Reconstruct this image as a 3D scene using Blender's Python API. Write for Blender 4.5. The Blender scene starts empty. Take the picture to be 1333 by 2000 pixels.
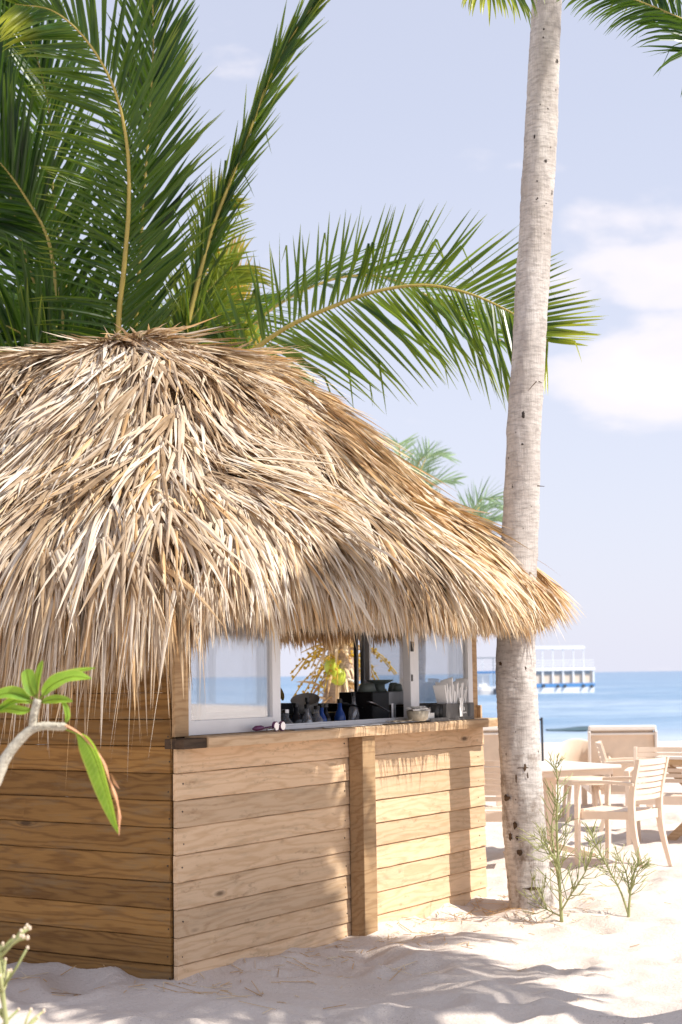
import bpy, math, random
import numpy as np
from mathutils import Vector as V, Matrix, noise as mnoise
random.seed(7); np.random.seed(7)
R = math.radians
scene = bpy.context.scene
col = scene.collection

# ------------------------------------------------------------------ camera
FPX, HEYE = 3097.0, 1.5
TH, RO = math.atan(319.5 / FPX), R(0.8)
_r = V((1, 0, 0)); FW = V((0, math.cos(TH), math.sin(TH))); _u = _r.cross(FW)
RX = _r * math.cos(RO) - _u * math.sin(RO); UX = _r * math.sin(RO) + _u * math.cos(RO)
cam = bpy.data.cameras.new('camera'); cam_o = bpy.data.objects.new('camera', cam); col.objects.link(cam_o)
M = Matrix.Identity(4)
for i in range(3):
    M[i][0], M[i][1], M[i][2] = RX[i], UX[i], -FW[i]
M[2][3] = HEYE
cam_o.matrix_world = M
cam.sensor_fit = 'VERTICAL'; cam.sensor_height = 36; cam.lens = FPX / 2000 * 36
cam.clip_start = 0.1; cam.clip_end = 40000
cam.dof.use_dof = True; cam.dof.focus_distance = 8.4; cam.dof.aperture_fstop = 4.0
scene.camera = cam_o

# ------------------------------------------------------------------ sun, sky, exposure
SUN_EL = 50.0
SX, SY = 0.965, -0.262                       # horizontal direction towards the sun
sun_dir = V((SX * math.cos(R(SUN_EL)), SY * math.cos(R(SUN_EL)), math.sin(R(SUN_EL)))).normalized()
sl = bpy.data.lights.new('sun', 'SUN'); so = bpy.data.objects.new('sun', sl); col.objects.link(so)
sl.energy = 2.65; sl.angle = R(0.55); sl.color = (1.0, 0.95, 0.87)
so.rotation_euler = sun_dir.to_track_quat('Z', 'Y').to_euler(); so.location = (30, -8, 40)
scene.view_settings.view_transform = 'Standard'; scene.view_settings.look = 'None'
scene.view_settings.gamma = 1; scene.view_settings.use_curve_mapping = False
scene.view_settings.exposure = 1.32

class NT:
    """tiny node-tree writer"""
    def __init__(s, tree): s.t = tree; tree.nodes.clear()
    def n(s, typ, ins=None, **props):
        nd = s.t.nodes.new(typ)
        for k, v in props.items(): setattr(nd, k, v)
        for k, v in (ins or {}).items():
            sock = nd.inputs[k]
            if isinstance(v, bpy.types.NodeSocket): s.t.links.new(v, sock)
            else: sock.default_value = v
        return nd
    def math(s, op, a, b=0.0, c=0.0, clamp=False):
        return s.n('ShaderNodeMath', {0: a, 1: b, 2: c}, operation=op, use_clamp=clamp).outputs[0]
    def vmath(s, op, a, b=(0, 0, 0)):
        return s.n('ShaderNodeVectorMath', {0: a, 1: b}, operation=op).outputs[0]
    def noise(s, vec, scale, detail=3, rough=.55, dist=0.0):
        return s.n('ShaderNodeTexNoise', {'Vector': vec, 'Scale': scale, 'Detail': detail, 'Roughness': rough, 'Distortion': dist}).outputs[0]
    def ramp(s, f, stops, interp='LINEAR'):
        nd = s.n('ShaderNodeValToRGB', {0: f}); cr = nd.color_ramp; cr.interpolation = interp
        while len(cr.elements) < len(stops): cr.elements.new(0.5)
        for e, (p, c) in zip(cr.elements, stops):
            e.position = p; e.color = (c, c, c, 1) if not hasattr(c, '__len__') else (*c, 1)
        return nd.outputs[0]
    def mix(s, f, a, b, mode='MIX'):
        nd = s.n('ShaderNodeMix', data_type='RGBA', blend_type=mode)
        for i, v in ((0, f), (6, a), (7, b)):
            if isinstance(v, bpy.types.NodeSocket): s.t.links.new(v, nd.inputs[i])
            else: nd.inputs[i].default_value = v if not hasattr(v, '__len__') else (*v[:3], 1)
        return nd.outputs[2]
    def link(s, a, b): s.t.links.new(a, b)

def world():
    w = bpy.data.worlds.new('World'); scene.world = w; w.use_nodes = True
    t = NT(w.node_tree)
    sky = t.n('ShaderNodeTexSky', sky_type='NISHITA', sun_disc=False, sun_elevation=R(SUN_EL),
              sun_rotation=math.atan2(SX, SY), air_density=1.0, dust_density=1.2, ozone_density=1.6, altitude=0).outputs[0]
    co = t.n('ShaderNodeTexCoord').outputs['Generated']
    sep = t.n('ShaderNodeSeparateXYZ', {0: co})
    x, y, z = sep.outputs
    az = t.math('ARCTAN2', x, y); el = t.math('ARCSINE', z)
    # thin high veil that pales the blue everywhere, thicker low down
    veil = t.ramp(el, [(0.0, .92), (0.12, .80), (0.35, .66), (1.0, .55)])
    vec = t.n('ShaderNodeCombineXYZ', {0: az, 1: t.math('MULTIPLY', el, 2.4), 2: 0.0}).outputs[0]
    n1 = t.noise(vec, 7.5, 5, .5, .2)
    n2 = t.noise(vec, 3.0, 2, .5, 0)
    def blob(a0, e0, ra, re):
        da = t.math('DIVIDE', t.math('SUBTRACT', az, a0), ra); de = t.math('DIVIDE', t.math('SUBTRACT', el, e0), re)
        d = t.math('ADD', t.math('POWER', da, 2.0), t.math('POWER', de, 2.0))
        return t.math('SUBTRACT', 1.0, d, clamp=True)
    b = t.math('MAXIMUM', blob(.225, .258, .14, .050), blob(.235, .185, .15, .050))
    b = t.math('MAXIMUM', b, t.math('MULTIPLY', blob(-.04, .285, .06, .04), .35))
    b = t.math('MAXIMUM', b, t.math('MULTIPLY', blob(.05, .18, .10, .025), .30))
    g = t.ramp(n2, [(.52, 0.0), (.70, .5)])
    g = t.math('MULTIPLY', g, t.ramp(t.math('ABSOLUTE', az), [(.25, 0.0), (.45, 1.0)]))
    f = t.math('ADD', t.math('MULTIPLY', t.math('POWER', b, 1.0), .85), t.math('MULTIPLY', t.math('SUBTRACT', n1, .62), 2.6)); f = t.math('MAXIMUM', f, t.math('SUBTRACT', t.math('ADD', g, n1), .62))
    cl = t.ramp(f, [(-.0, 0.0), (.45, .75), (.8, .95)], 'EASE')
    base = t.mix(veil, sky, (4.95, 5.0, 5.85))
    c = t.mix(cl, base, (6.3, 5.95, 6.2))
    bg = t.n('ShaderNodeBackground', {0: c, 1: 0.0685})
    out = t.n('ShaderNodeOutputWorld'); t.link(bg.outputs[0], out.inputs[0])
world()

# ------------------------------------------------------------------ helpers
def ray(x, y):
    d = RX * (x - 666.5) - UX * (y - 1000) + FW * FPX
    return d / d.y
def at(x, y, Y): return V((0, 0, HEYE)) + ray(x, y) * Y

class MB:
    def __init__(s): s.v = []; s.f = []; s.m = []
    def quad_grid(s, rows, close=False, mat=0, cap=False):
        b = len(s.v); n = len(rows[0])
        for r in rows: s.v.extend(tuple(p) for p in r)
        for i in range(len(rows) - 1):
            for j in range(n if close else n - 1):
                k = (j + 1) % n
                s.f.append((b + i * n + j, b + i * n + k, b + (i + 1) * n + k, b + (i + 1) * n + j)); s.m.append(mat)
        if cap:
            s.f.append(tuple(b + j for j in range(n))[::-1]); s.m.append(mat)
            s.f.append(tuple(b + (len(rows) - 1) * n + j for j in range(n))); s.m.append(mat)
    def box(s, lo, hi, mat=0, M=None):
        b = len(s.v)
        for x in (lo[0], hi[0]):
            for y in (lo[1], hi[1]):
                for z in (lo[2], hi[2]):
                    p = V((x, y, z)); s.v.append(tuple(M @ p if M else p))
        for q in ((0, 1, 3, 2), (4, 6, 7, 5), (0, 4, 5, 1), (2, 3, 7, 6), (0, 2, 6, 4), (1, 5, 7, 3)):
            s.f.append(tuple(b + i for i in q)); s.m.append(mat)
    def tube(s, pts, rad, n=8, mat=0, cap=True):
        pts = [V(p) for p in pts]
        if not hasattr(rad, '__len__'): rad = [rad] * len(pts)
        rows = []; up = None
        for i, p in enumerate(pts):
            t = (pts[min(i + 1, len(pts) - 1)] - pts[max(i - 1, 0)]).normalized()
            if up is None: up = t.orthogonal().normalized()
            up = (up - t * up.dot(t)).normalized(); w = t.cross(up)
            rows.append([p + (up * math.cos(a) + w * math.sin(a)) * rad[i] for a in (2 * math.pi * k / n for k in range(n))])
        s.quad_grid(rows, True, mat, cap)
    def bar(s, a, b, w, h, up=(0, 0, 1), mat=0):
        a, b = V(a), V(b); t = (b - a).normalized(); up = V(up); up = (up - t * up.dot(t)).normalized(); sd = t.cross(up)
        rows = [[p + sd * w / 2 * i + up * h / 2 * j for i, j in ((-1, -1), (1, -1), (1, 1), (-1, 1))] for p in (a, b)]
        s.quad_grid(rows, True, mat, True)
    def lathe(s, prof, n=20, c=(0, 0, 0), mat=0):
        rows = [[(c[0] + r * math.cos(2 * math.pi * k / n), c[1] + r * math.sin(2 * math.pi * k / n), c[2] + z) for k in range(n)] for r, z in prof]
        s.quad_grid(rows, True, mat, False)
    def mesh(s, name, mats, smooth=False):
        me = bpy.data.meshes.new(name); me.from_pydata(s.v, [], s.f)
        for m in (mats if isinstance(mats, (list, tuple)) else [mats]): me.materials.append(m)
        if any(s.m): me.polygons.foreach_set('material_index', s.m)
        if smooth: me.polygons.foreach_set('use_smooth', [True] * len(s.f))
        me.update(); return me
    def obj(s, name, mats, parent=None, smooth=False, bevel=0, loc=None, rot=None):
        o = bpy.data.objects.new(name, s.mesh(name, mats, smooth)); col.objects.link(o)
        if parent: o.parent = parent
        if loc is not None: o.location = loc
        if rot is not None: o.rotation_euler = rot
        if bevel:
            md = o.modifiers.new('bevel', 'BEVEL'); md.width = bevel; md.segments = 2; md.limit_method = 'ANGLE'
        return o

def thing(name, label, cat, loc=(0, 0, 0), rz=0, group=None):
    o = bpy.data.objects.new(name, None); col.objects.link(o); o.location = loc; o.rotation_euler = (0, 0, rz)
    o.empty_display_size = .2
    return tag(o, label, cat, group)
def tag(o, label, cat, group=None):
    o['label'] = label; o['category'] = cat
    if group: o['group'] = group
    return o
def copy_tree(o, parent=None):
    c = o.copy(); col.objects.link(c)
    if parent: c.parent = parent
    for ch in list(o.children): copy_tree(ch, c)
    return c
def catmull(pts, n):
    pts = [V(p) for p in pts]; P = [pts[0] * 2 - pts[1]] + pts + [pts[-1] * 2 - pts[-2]]; out = []
    segs = len(pts) - 1
    for i in range(n):
        u = i / (n - 1) * segs; k = min(int(u), segs - 1); t = u - k
        a, b, c, d = P[k], P[k + 1], P[k + 2], P[k + 3]
        out.append(.5 * ((2 * b) + (c - a) * t + (2 * a - 5 * b + 4 * c - d) * t * t + (3 * b - a - 3 * c + d) * t ** 3))
    return out
def lerp(a, b, t): return a + (b - a) * t
def interp(x, xs, ys): return float(np.interp(x, xs, ys))

# ------------------------------------------------------------------ materials
def new_mat(name):
    m = bpy.data.materials.new(name); m.use_nodes = True; t = NT(m.node_tree)
    out = t.n('ShaderNodeOutputMaterial'); return m, t, out
def principled(t, out, **k):
    names = {'color': 'Base Color', 'rough': 'Roughness', 'metal': 'Metallic', 'normal': 'Normal', 'spec': 'Specular IOR Level', 'coat': 'Coat Weight'}
    p = t.n('ShaderNodeBsdfPrincipled', {names[a]: ((*b, 1) if a == 'color' and hasattr(b, '__len__') else b) for a, b in k.items()})
    t.link(p.outputs[0], out.inputs[0]); return p
def bump(t, h, strength, dist):
    return t.n('ShaderNodeBump', {'Height': h, 'Strength': strength, 'Distance': dist}).outputs[0]
def simple(name, c, rough=.5, metal=0, var=.08, scale=12, bmp=0):
    m, t, out = new_mat(name)
    co = t.n('ShaderNodeTexCoord').outputs['Object']
    n = t.noise(co, scale, 4)
    lo = tuple(x * (1 - var) for x in c); hi = tuple(min(1, x * (1 + var)) for x in c)
    colr = t.ramp(n, [(.3, lo), (.7, hi)])
    k = dict(color=colr, rough=rough, metal=metal)
    if bmp: k['normal'] = bump(t, n, .5, bmp)
    principled(t, out, **k); return m

def wood(name, light, dark, stain=.4, grey=.3):
    m, t, out = new_mat(name)
    tc = t.n('ShaderNodeTexCoord').outputs['Object']
    rnd = t.n('ShaderNodeObjectInfo').outputs['Random']
    off = t.n('ShaderNodeCombineXYZ', {0: t.math('MULTIPLY', rnd, 37.0), 1: t.math('MULTIPLY', rnd, 11.0), 2: t.math('MULTIPLY', rnd, 23.0)}).outputs[0]
    p = t.vmath('ADD', tc, off)
    st = t.vmath('MULTIPLY', p, (1.6, 5.0, 12.0))
    warp = t.noise(st, 1.0, 3, .5)
    kv = t.vmath('MULTIPLY', p, (2.1, 0.0, 7.0))
    vo = t.n('ShaderNodeTexVoronoi', {'Vector': kv, 'Scale': 1.0, 'Randomness': 1.0}, voronoi_dimensions='3D')
    d = vo.outputs['Distance']; cellr = t.n('ShaderNodeSeparateColor', {0: vo.outputs['Color']}).outputs[0]
    has = t.math('GREATER_THAN', cellr, .58)
    kk = t.math('MULTIPLY', t.math('DIVIDE', 1.0, t.math('ADD', 1.0, t.math('POWER', t.math('MULTIPLY', d, 9.0), 2.0))), has)
    zz = t.n('ShaderNodeSeparateXYZ', {0: p}).outputs[2]
    yy = t.n('ShaderNodeSeparateXYZ', {0: p}).outputs[1]
    field = t.math('ADD', t.math('MULTIPLY', t.math('ADD', zz, t.math('MULTIPLY', yy, .6)), 60.0), t.math('MULTIPLY', warp, 14.0))
    field = t.math('ADD', field, t.math('MULTIPLY', kk, 9.0))
    ring = t.math('ADD', t.math('MULTIPLY', t.math('SINE', t.math('MULTIPLY', field, 2.2)), .5), .5)
    ring = t.math('POWER', ring, 2.2)
    fine = t.noise(t.vmath('MULTIPLY', p, (6, 160, 220)), 1.0, 2, .6)
    big = t.noise(t.vmath('MULTIPLY', p, (1.1, 3, 5)), 1.0, 4, .6)
    f = t.math('ADD', t.math('MULTIPLY', ring, .30), t.math('MULTIPLY', fine, .30)); f = t.math('ADD', f, t.math('MULTIPLY', big, .40))
    c = t.ramp(f, [(.25, light), (.50, tuple(lerp(a, b, .45) for a, b in zip(light, dark))), (.80, dark)])
    # tone differs from board to board
    tone = t.ramp(t.math('FRACT', t.math('MULTIPLY', rnd, 7.3)), [(0, .74), (.5, .95), (1, 1.12)])
    c = t.mix(1.0, c, tone, 'MULTIPLY')
    gn = t.noise(t.vmath('MULTIPLY', p, (2.2, 5, 14)), 1.0, 6, .75)
    gm = t.math('MULTIPLY', t.ramp(gn, [(.50, 0.0), (.72, 1.0)]), grey)
    c = t.mix(gm, c, (.19, .155, .10))
    blot = t.noise(t.vmath('MULTIPLY', p, (9, 20, 24)), 1.0, 4, .7)
    bm = t.math('MULTIPLY', t.ramp(blot, [(.58, 0.0), (.74, 1.0)]), stain)
    c = t.mix(bm, c, (.20, .11, .05))
    core = t.math('MULTIPLY', t.ramp(d, [(.05, .85), (.13, 0.0)]), has)
    c = t.mix(core, c, (.06, .032, .015))
    nm = bump(t, f, .35, .003)
    principled(t, out, color=c, rough=.72, normal=nm, spec=.25); return m

def leaf_mat(name, top, low, trans, rough=.38, tipc=None, mixt=.42):
    m, t, out = new_mat(name)
    isl = t.n('ShaderNodeNewGeometry').outputs['Random Per Island']
    c = t.ramp(isl, [(0, tuple(x * .7 for x in top)), (.35, top), (.7, low), (1, tuple(lerp(a, b, .45) for a, b in zip(low, trans)))])
    n = t.noise(t.n('ShaderNodeTexCoord').outputs['Object'], 3.0, 3)
    c = t.mix(t.ramp(n, [(.35, 0.0), (.75, .5)]), c, tuple(x * 1.5 for x in low))
    if tipc:
        at_ = t.n('ShaderNodeAttribute', attribute_name='along').outputs['Fac']
        tm = t.ramp(t.math('ADD', at_, t.math('MULTIPLY', t.math('SUBTRACT', isl, .5), .25)), [(.62, 0.0), (1.0, .85)])
        c = t.mix(tm, c, tipc)
    p = t.n('ShaderNodeBsdfPrincipled', {'Base Color': c, 'Roughness': rough, 'Specular IOR Level': .45})
    tc = t.mix(1.0, c, (*[x for x in trans],), 'MIX')
    tcol = t.mix(.72, c, trans)
    tr = t.n('ShaderNodeBsdfTranslucent', {0: tcol})
    mx = t.n('ShaderNodeMixShader', {0: mixt, 1: p.outputs[0], 2: tr.outputs[0]})
    t.link(mx.outputs[0], out.inputs[0]); return m

def veined_leaf_mat(name):
    m, t, out = new_mat(name)
    uv = t.n('ShaderNodeAttribute', attribute_name='leafuv').outputs['Vector']
    u, v, _ = t.n('ShaderNodeSeparateXYZ', {0: uv}).outputs
    av = t.math('ABSOLUTE', v)
    ph = t.math('MULTIPLY', t.math('SUBTRACT', u, t.math('MULTIPLY', av, .06)), 26.0)
    vein = t.math('POWER', t.math('ADD', t.math('MULTIPLY', t.math('SINE', t.math('MULTIPLY', ph, 6.28)), .5), .5), 8.0)
    n = t.noise(t.n('ShaderNodeTexCoord').outputs['Object'], 22.0, 4)
    c = t.mix(t.ramp(n, [(.35, 0.0), (.7, 1.0)]), (.10, .25, .025), (.22, .42, .04))
    c = t.mix(t.math('MULTIPLY', vein, .35), c, (.45, .58, .14))
    rim = t.ramp(av, [(.86, 0.0), (1.0, .8)]); c = t.mix(rim, c, (.55, .55, .12))
    sp = t.noise(t.n('ShaderNodeTexCoord').outputs['Object'], 90.0, 2); c = t.mix(t.ramp(sp, [(.68, 0.0), (.74, .6)]), c, (.30, .20, .06))
    p = t.n('ShaderNodeBsdfPrincipled', {'Base Color': c, 'Roughness': .38, 'Specular IOR Level': .4, 'Normal': bump(t, vein, .3, .0015)})
    tr = t.n('ShaderNodeBsdfTranslucent', {0: t.mix(.6, c, (.60, .78, .06))})
    mx = t.n('ShaderNodeMixShader', {0: .45, 1: p.outputs[0], 2: tr.outputs[0]}); t.link(mx.outputs[0], out.inputs[0]); return m

def thatch_mat(name, cols, mixt=.18):
    m, t, out = new_mat(name)
    geo = t.n('ShaderNodeNewGeometry'); isl = geo.outputs['Random Per Island']
    rnd = t.n('ShaderNodeObjectInfo').outputs['Random']
    h = t.math('FRACT', t.math('ADD', isl, rnd))
    co = t.n('ShaderNodeTexCoord').outputs['Object']
    n = t.noise(geo.outputs['Position'], 1.9, 3, .55)
    n3 = t.noise(geo.outputs['Position'], 26.0, 3, .6)
    f = t.math('ADD', t.math('MULTIPLY', h, .72), t.math('MULTIPLY', t.math('SUBTRACT', n, .5), 1.05)); f = t.math('ADD', f, t.math('ADD', .13, t.math('MULTIPLY', t.math('SUBTRACT', n3, .5), .25)), clamp=True)
    c = t.ramp(f, [(i / (len(cols) - 1), x) for i, x in enumerate(cols)])
    p = t.n('ShaderNodeBsdfPrincipled', {'Base Color': c, 'Roughness': .55, 'Specular IOR Level': .35})
    tr = t.n('ShaderNodeBsdfTranslucent', {0: t.mix(.5, c, (.75, .45, .16))})
    mx = t.n('ShaderNodeMixShader', {0: mixt, 1: p.outputs[0], 2: tr.outputs[0]})
    t.link(mx.outputs[0], out.inputs[0]); return m

def sand_mat():
    m, t, out = new_mat('sand')
    pos = t.n('ShaderNodeNewGeometry').outputs['Position']
    n1 = t.noise(pos, 1.3, 5, .6); n2 = t.noise(pos, 220, 2, .7); n3 = t.noise(pos, 38, 4, .65)
    c = t.ramp(n1, [(.3, (.62, .54, .48)), (.7, (.69, .61, .55))])
    c = t.mix(t.ramp(n2, [(.4, .22), (.62, 0.0)]), c, (.42, .34, .28))
    # scraps of dead leaf and dark grit, thicker beside the hut
    vo = t.n('ShaderNodeTexVoronoi', {'Vector': t.vmath('MULTIPLY', pos, (55, 75, 60)), 'Scale': 1.0}).outputs['Distance']
    gate = t.ramp(t.noise(pos, 2.2, 3), [(.50, 0.0), (.66, 1.0)])
    sp = t.math('MULTIPLY', t.ramp(vo, [(.10, .8), (.2, 0.0)]), gate)
    c = t.mix(sp, c, (.17, .11, .07))
    yy = t.n('ShaderNodeSeparateXYZ', {0: pos}).outputs
    wet = t.ramp(t.math('MULTIPLY', yy[2], -1.0), [(.40, 0.0), (.58, 1.0)])
    c = t.mix(t.math('MULTIPLY', wet, .45), c, (.42, .38, .34))
    h = t.math('ADD', t.math('MULTIPLY', n3, .012), t.math('MULTIPLY', n2, .0022))
    nm = t.n('ShaderNodeBump', {'Height': h, 'Strength': .8, 'Distance': 1.0}).outputs[0]
    rough = t.math('SUBTRACT', .95, t.math('MULTIPLY', wet, .55))
    principled(t, out, color=c, rough=rough, normal=nm, spec=.2); return m

def sea_mat():
    m, t, out = new_mat('sea_water')
    pos = t.n('ShaderNodeNewGeometry').outputs['Position']
    y = t.n('ShaderNodeSeparateXYZ', {0: pos}).outputs[1]
    far = t.ramp(t.math('DIVIDE', y, 1200.0), [(.036, (.58, .59, .63)), (.044, (.42, .48, .55)), (.052, (.20, .29, .40)), (.16, (.105, .20, .33)), (.45, (.085, .165, .295)), (1.0, (.075, .15, .28))])  # pale nearshore stops: shallow water with its reflection put into the colour
    a = t.noise(t.vmath('MULTIPLY', pos, (.11, .34, 1)), 1.0, 5, .62)
    b = t.noise(t.vmath('MULTIPLY', pos, (.012, .05, 1)), 1.0, 4, .6)
    a2 = t.noise(t.vmath('MULTIPLY', pos, (.22, 1.1, 1)), 1.0, 6, .72)
    c = t.mix(t.ramp(a2, [(.44, 0.0), (.64, .6)]), far, (.46, .56, .66))
    c = t.mix(t.ramp(a, [(.42, 0.0), (.66, .45)]), c, (.36, .48, .60))
    c = t.mix(t.ramp(b, [(.40, .0), (.60, .55)]), c, (.07, .19, .34))
    w1 = t.noise(t.vmath('MULTIPLY', pos, (.5, 1.3, 1)), 1.0, 5, .65)
    h = t.math('ADD', t.math('MULTIPLY', w1, .35), t.math('MULTIPLY', a, .8))
    nm = t.n('ShaderNodeBump', {'Height': h, 'Strength': .55, 'Distance': 1.0}).outputs[0]
    principled(t, out, color=c, rough=.35, normal=nm, spec=.35); return m

def trunk_mat(name, lo, hi, dark, ringscale=16):
    m, t, out = new_mat(name)
    co = t.n('ShaderNodeTexCoord').outputs['Object']
    z = t.n('ShaderNodeSeparateXYZ', {0: co}).outputs[2]
    n1 = t.noise(t.vmath('MULTIPLY', co, (5, 5, 2.2)), 1.0, 5, .62)
    n2 = t.noise(t.vmath('MULTIPLY', co, (14, 14, 60)), 1.0, 4, .7)
    n4 = t.noise(t.vmath('MULTIPLY', co, (120, 120, 9)), 1.0, 3, .6)
    c = t.ramp(n1, [(.35, lo), (.65, hi)])
    c = t.mix(t.ramp(n2, [(.46, 0.0), (.66, .7)]), c, tuple(x * .58 for x in lo))
    c = t.mix(t.ramp(n4, [(.45, 0.0), (.75, .35)]), c, tuple(x * .55 for x in lo))
    n5 = t.noise(t.vmath('MULTIPLY', co, (8, 8, 5)), 1.0, 5, .7)
    low = t.ramp(z, [(.2, 1.0), (1.6, .75), (2.4, .25), (3.2, 0.12)])
    c = t.mix(t.math('MULTIPLY', t.ramp(n5, [(.50, 0.0), (.66, .9)]), low), c, dark)
    vo = t.n('ShaderNodeTexVoronoi', {'Vector': t.vmath('MULTIPLY', co, (11, 11, 8)), 'Scale': 1.0}).outputs['Distance']
    c = t.mix(t.ramp(vo, [(.045, .9), (.075, 0.0)]), c, (.05, .035, .03))
    h = t.math('ADD', t.math('MULTIPLY', n2, .6), t.math('MULTIPLY', n4, .5))
    principled(t, out, color=c, rough=.85, normal=bump(t, h, .6, .012), spec=.2); return m

def glass_mat(name, haze, refl):
    m, t, out = new_mat(name)
    co = t.n('ShaderNodeTexCoord').outputs['Object']
    n = t.noise(co, 3.0, 4)
    tr = t.n('ShaderNodeBsdfTransparent', {0: (.93, .95, .97, 1)})
    gl = t.n('ShaderNodeBsdfGlossy', {0: (1, 1, 1, 1), 1: .02})
    df = t.n('ShaderNodeBsdfDiffuse', {0: (.75, .78, .84, 1)})
    fr = t.n('ShaderNodeLayerWeight', {0: .35}).outputs['Facing']
    a = t.n('ShaderNodeMixShader', {0: t.math('MULTIPLY', t.math('ADD', t.math('MULTIPLY', fr, .6), .3), refl), 1: tr.outputs[0], 2: gl.outputs[0]})
    b = t.n('ShaderNodeMixShader', {0: t.math('MULTIPLY', t.math('ADD', n, .5), haze), 1: a.outputs[0], 2: df.outputs[0]})
    t.link(b.outputs[0], out.inputs[0]); return m

MT = dict(
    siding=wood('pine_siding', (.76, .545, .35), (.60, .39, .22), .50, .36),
    siding_shade=wood('shaded_pine_siding', (.35, .185, .055), (.165, .075, .020), .6, .55),  # left side's shade put into a darker copy of the siding colour
    post=wood('pine_post', (.56, .37, .20), (.36, .21, .10), .3, .3),
    counter=wood('pine_counter', (.60, .43, .27), (.38, .23, .12), .35, .3),
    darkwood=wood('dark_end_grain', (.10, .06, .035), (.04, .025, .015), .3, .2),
    frame=simple('white_aluminium', (.84, .84, .85), .35, 0, .03),
    seal=simple('dark_window_track', (.10, .105, .11), .5),
    greyframe=simple('grey_aluminium', (.33, .35, .37), .4),
    glass=glass_mat('window_glass', .07, .6), glass2=glass_mat('hazy_window_glass', .12, .7),
    thatch=thatch_mat('dry_palm_thatch', [(.15, .095, .05), (.33, .225, .13), (.50, .38, .26), (.62, .515, .39), (.72, .64, .53), (.82, .77, .69)]),
    thatch_gold=thatch_mat('golden_palm_thatch', [(.28, .15, .06), (.54, .34, .16), (.69, .47, .25), (.74, .57, .36), (.78, .67, .48), (.82, .75, .61)]),
    shell=simple('thatch_underlayer', (.15, .105, .065), .9, 0, .4, 20),  # self-shadow of the gaps between tufts put into this dark colour
    frond=leaf_mat('green_palm_leaf', (.012, .042, .010), (.034, .092, .016), (.38, .50, .03), .30, (.50, .50, .05)),
    frond_dark=leaf_mat('dark_palm_leaf', (.008, .028, .009), (.018, .058, .014), (.18, .32, .02), .30, (.16, .24, .03)),
    frond_lime=leaf_mat('lime_palm_leaf', (.10, .17, .02), (.20, .27, .03), (.55, .60, .06), .4, (.45, .33, .06)),
    frond_gold=leaf_mat('golden_palm_leaf', (.48, .36, .04), (.62, .46, .07), (.85, .62, .10), .5, (.55, .36, .12)),
    frond_far=leaf_mat('pale_green_palm_leaf', (.17, .26, .18), (.25, .35, .24), (.42, .56, .26), .6),
    rachis=simple('palm_midrib', (.42, .33, .08), .45), rachis_gold=simple('golden_midrib', (.62, .44, .16), .5),
    trunk=trunk_mat('palm_bark', (.47, .42, .385), (.64, .595, .56), (.17, .12, .085)),
    trunk_rough=trunk_mat('fibrous_palm_bark', (.34, .24, .17), (.55, .45, .36), (.12, .07, .04)),
    sand=sand_mat(), sea=sea_mat(),
    foam=simple('foam', (.85, .87, .90), .7, 0, .05, 4, .02),
    rock_water=simple('dark_wave_face', (.055, .10, .12), .4, 0, .4, 1.5),
    resin=simple('cream_resin', (.80, .65, .52), .5, 0, .03), resin_tan=simple('tan_resin', (.74, .59, .46), .55, 0, .05),
    resin_white=simple('off_white_resin', (.82, .76, .70), .5, 0, .03),
    tabletop=simple('pale_table_top', (.72, .66, .61), .5, 0, .04), tablewood=wood('pale_table_wood', (.66, .48, .30), (.48, .30, .17), .1, .1),
    black=simple('black_plastic', (.018, .018, .02), .35, 0, .3), darkgrey=simple('dark_grey_plastic', (.13, .125, .12), .5, 0, .15),
    steel=simple('brushed_steel', (.55, .55, .56), .3, 1.0, .1), teal=simple('grey_green_crockery', (.24, .29, .27), .3, 0, .15),
    china=simple('white_china', (.80, .78, .74), .25, 0, .04), napkin=simple('white_napkin', (.86, .85, .83), .85, 0, .03, 25, .004),
    beige=simple('beige_sugar_packets', (.55, .48, .36), .7, 0, .15, 60),
    blue_glass=simple('blue_bottle', (.03, .10, .42), .12, 0, .3), dark_glass=simple('dark_bottle', (.02, .022, .03), .1, 0, .3),
    clear=glass_mat('clear_bottle_glass', .25, .6), purple=simple('purple_plastic', (.14, .03, .11), .35),
    mirror=simple('mirrored_lens', (.75, .72, .72), .12, .9, .05), paper=simple('white_paper', (.78, .77, .78), .8, 0, .03),
    greypaper=simple('grey_menu_paper', (.45, .43, .42), .7, 0, .08), boat=simple('boat_white', (.83, .83, .84), .5, 0, .03),
    boatblue=simple('boat_blue', (.10, .27, .55), .5, 0, .08), tyre=simple('fender_rubber', (.07, .08, .10), .8),
    nail=simple('rusty_nail', (.04, .03, .025), .6, .3), coconut=simple('green_coconut', (.42, .50, .04), .35, 0, .2, 8),
    plum_leaf=veined_leaf_mat('frangipani_leaf'),
    plum_bark=trunk_mat('frangipani_bark', (.44, .40, .32), (.60, .56, .46), (.30, .27, .18)),
    dead=simple('dead_leaf_edge', (.60, .30, .16), .7, 0, .25, 30),
    pencil=leaf_mat('pencil_bush', (.26, .29, .10), (.40, .41, .19), (.55, .52, .24), .5, None, .12),
    pencil_tip=simple('pencil_bush_tip', (.70, .56, .42), .6), banana=simple('banana', (.35, .25, .04), .5, 0, .5, 30),
    cuplid=simple('black_cup', (.03, .03, .03), .5), mark=simple('white_print', (.8, .8, .8), .6),
)

# ------------------------------------------------------------------ ground and sea
def vnoise(x, y, s, seed):
    rs = np.random.RandomState(seed); G = rs.rand(64, 64)
    u, v = x / s + 1000, y / s + 1000
    i, j = np.floor(u).astype(int), np.floor(v).astype(int); a, b = u - i, v - j
    a = a * a * (3 - 2 * a); b = b * b * (3 - 2 * b)
    g = lambda p, q: G[p % 64, q % 64]
    return (g(i, j) * (1 - a) + g(i + 1, j) * a) * (1 - b) + (g(i, j + 1) * (1 - a) + g(i + 1, j + 1) * a) * b - .5

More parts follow.
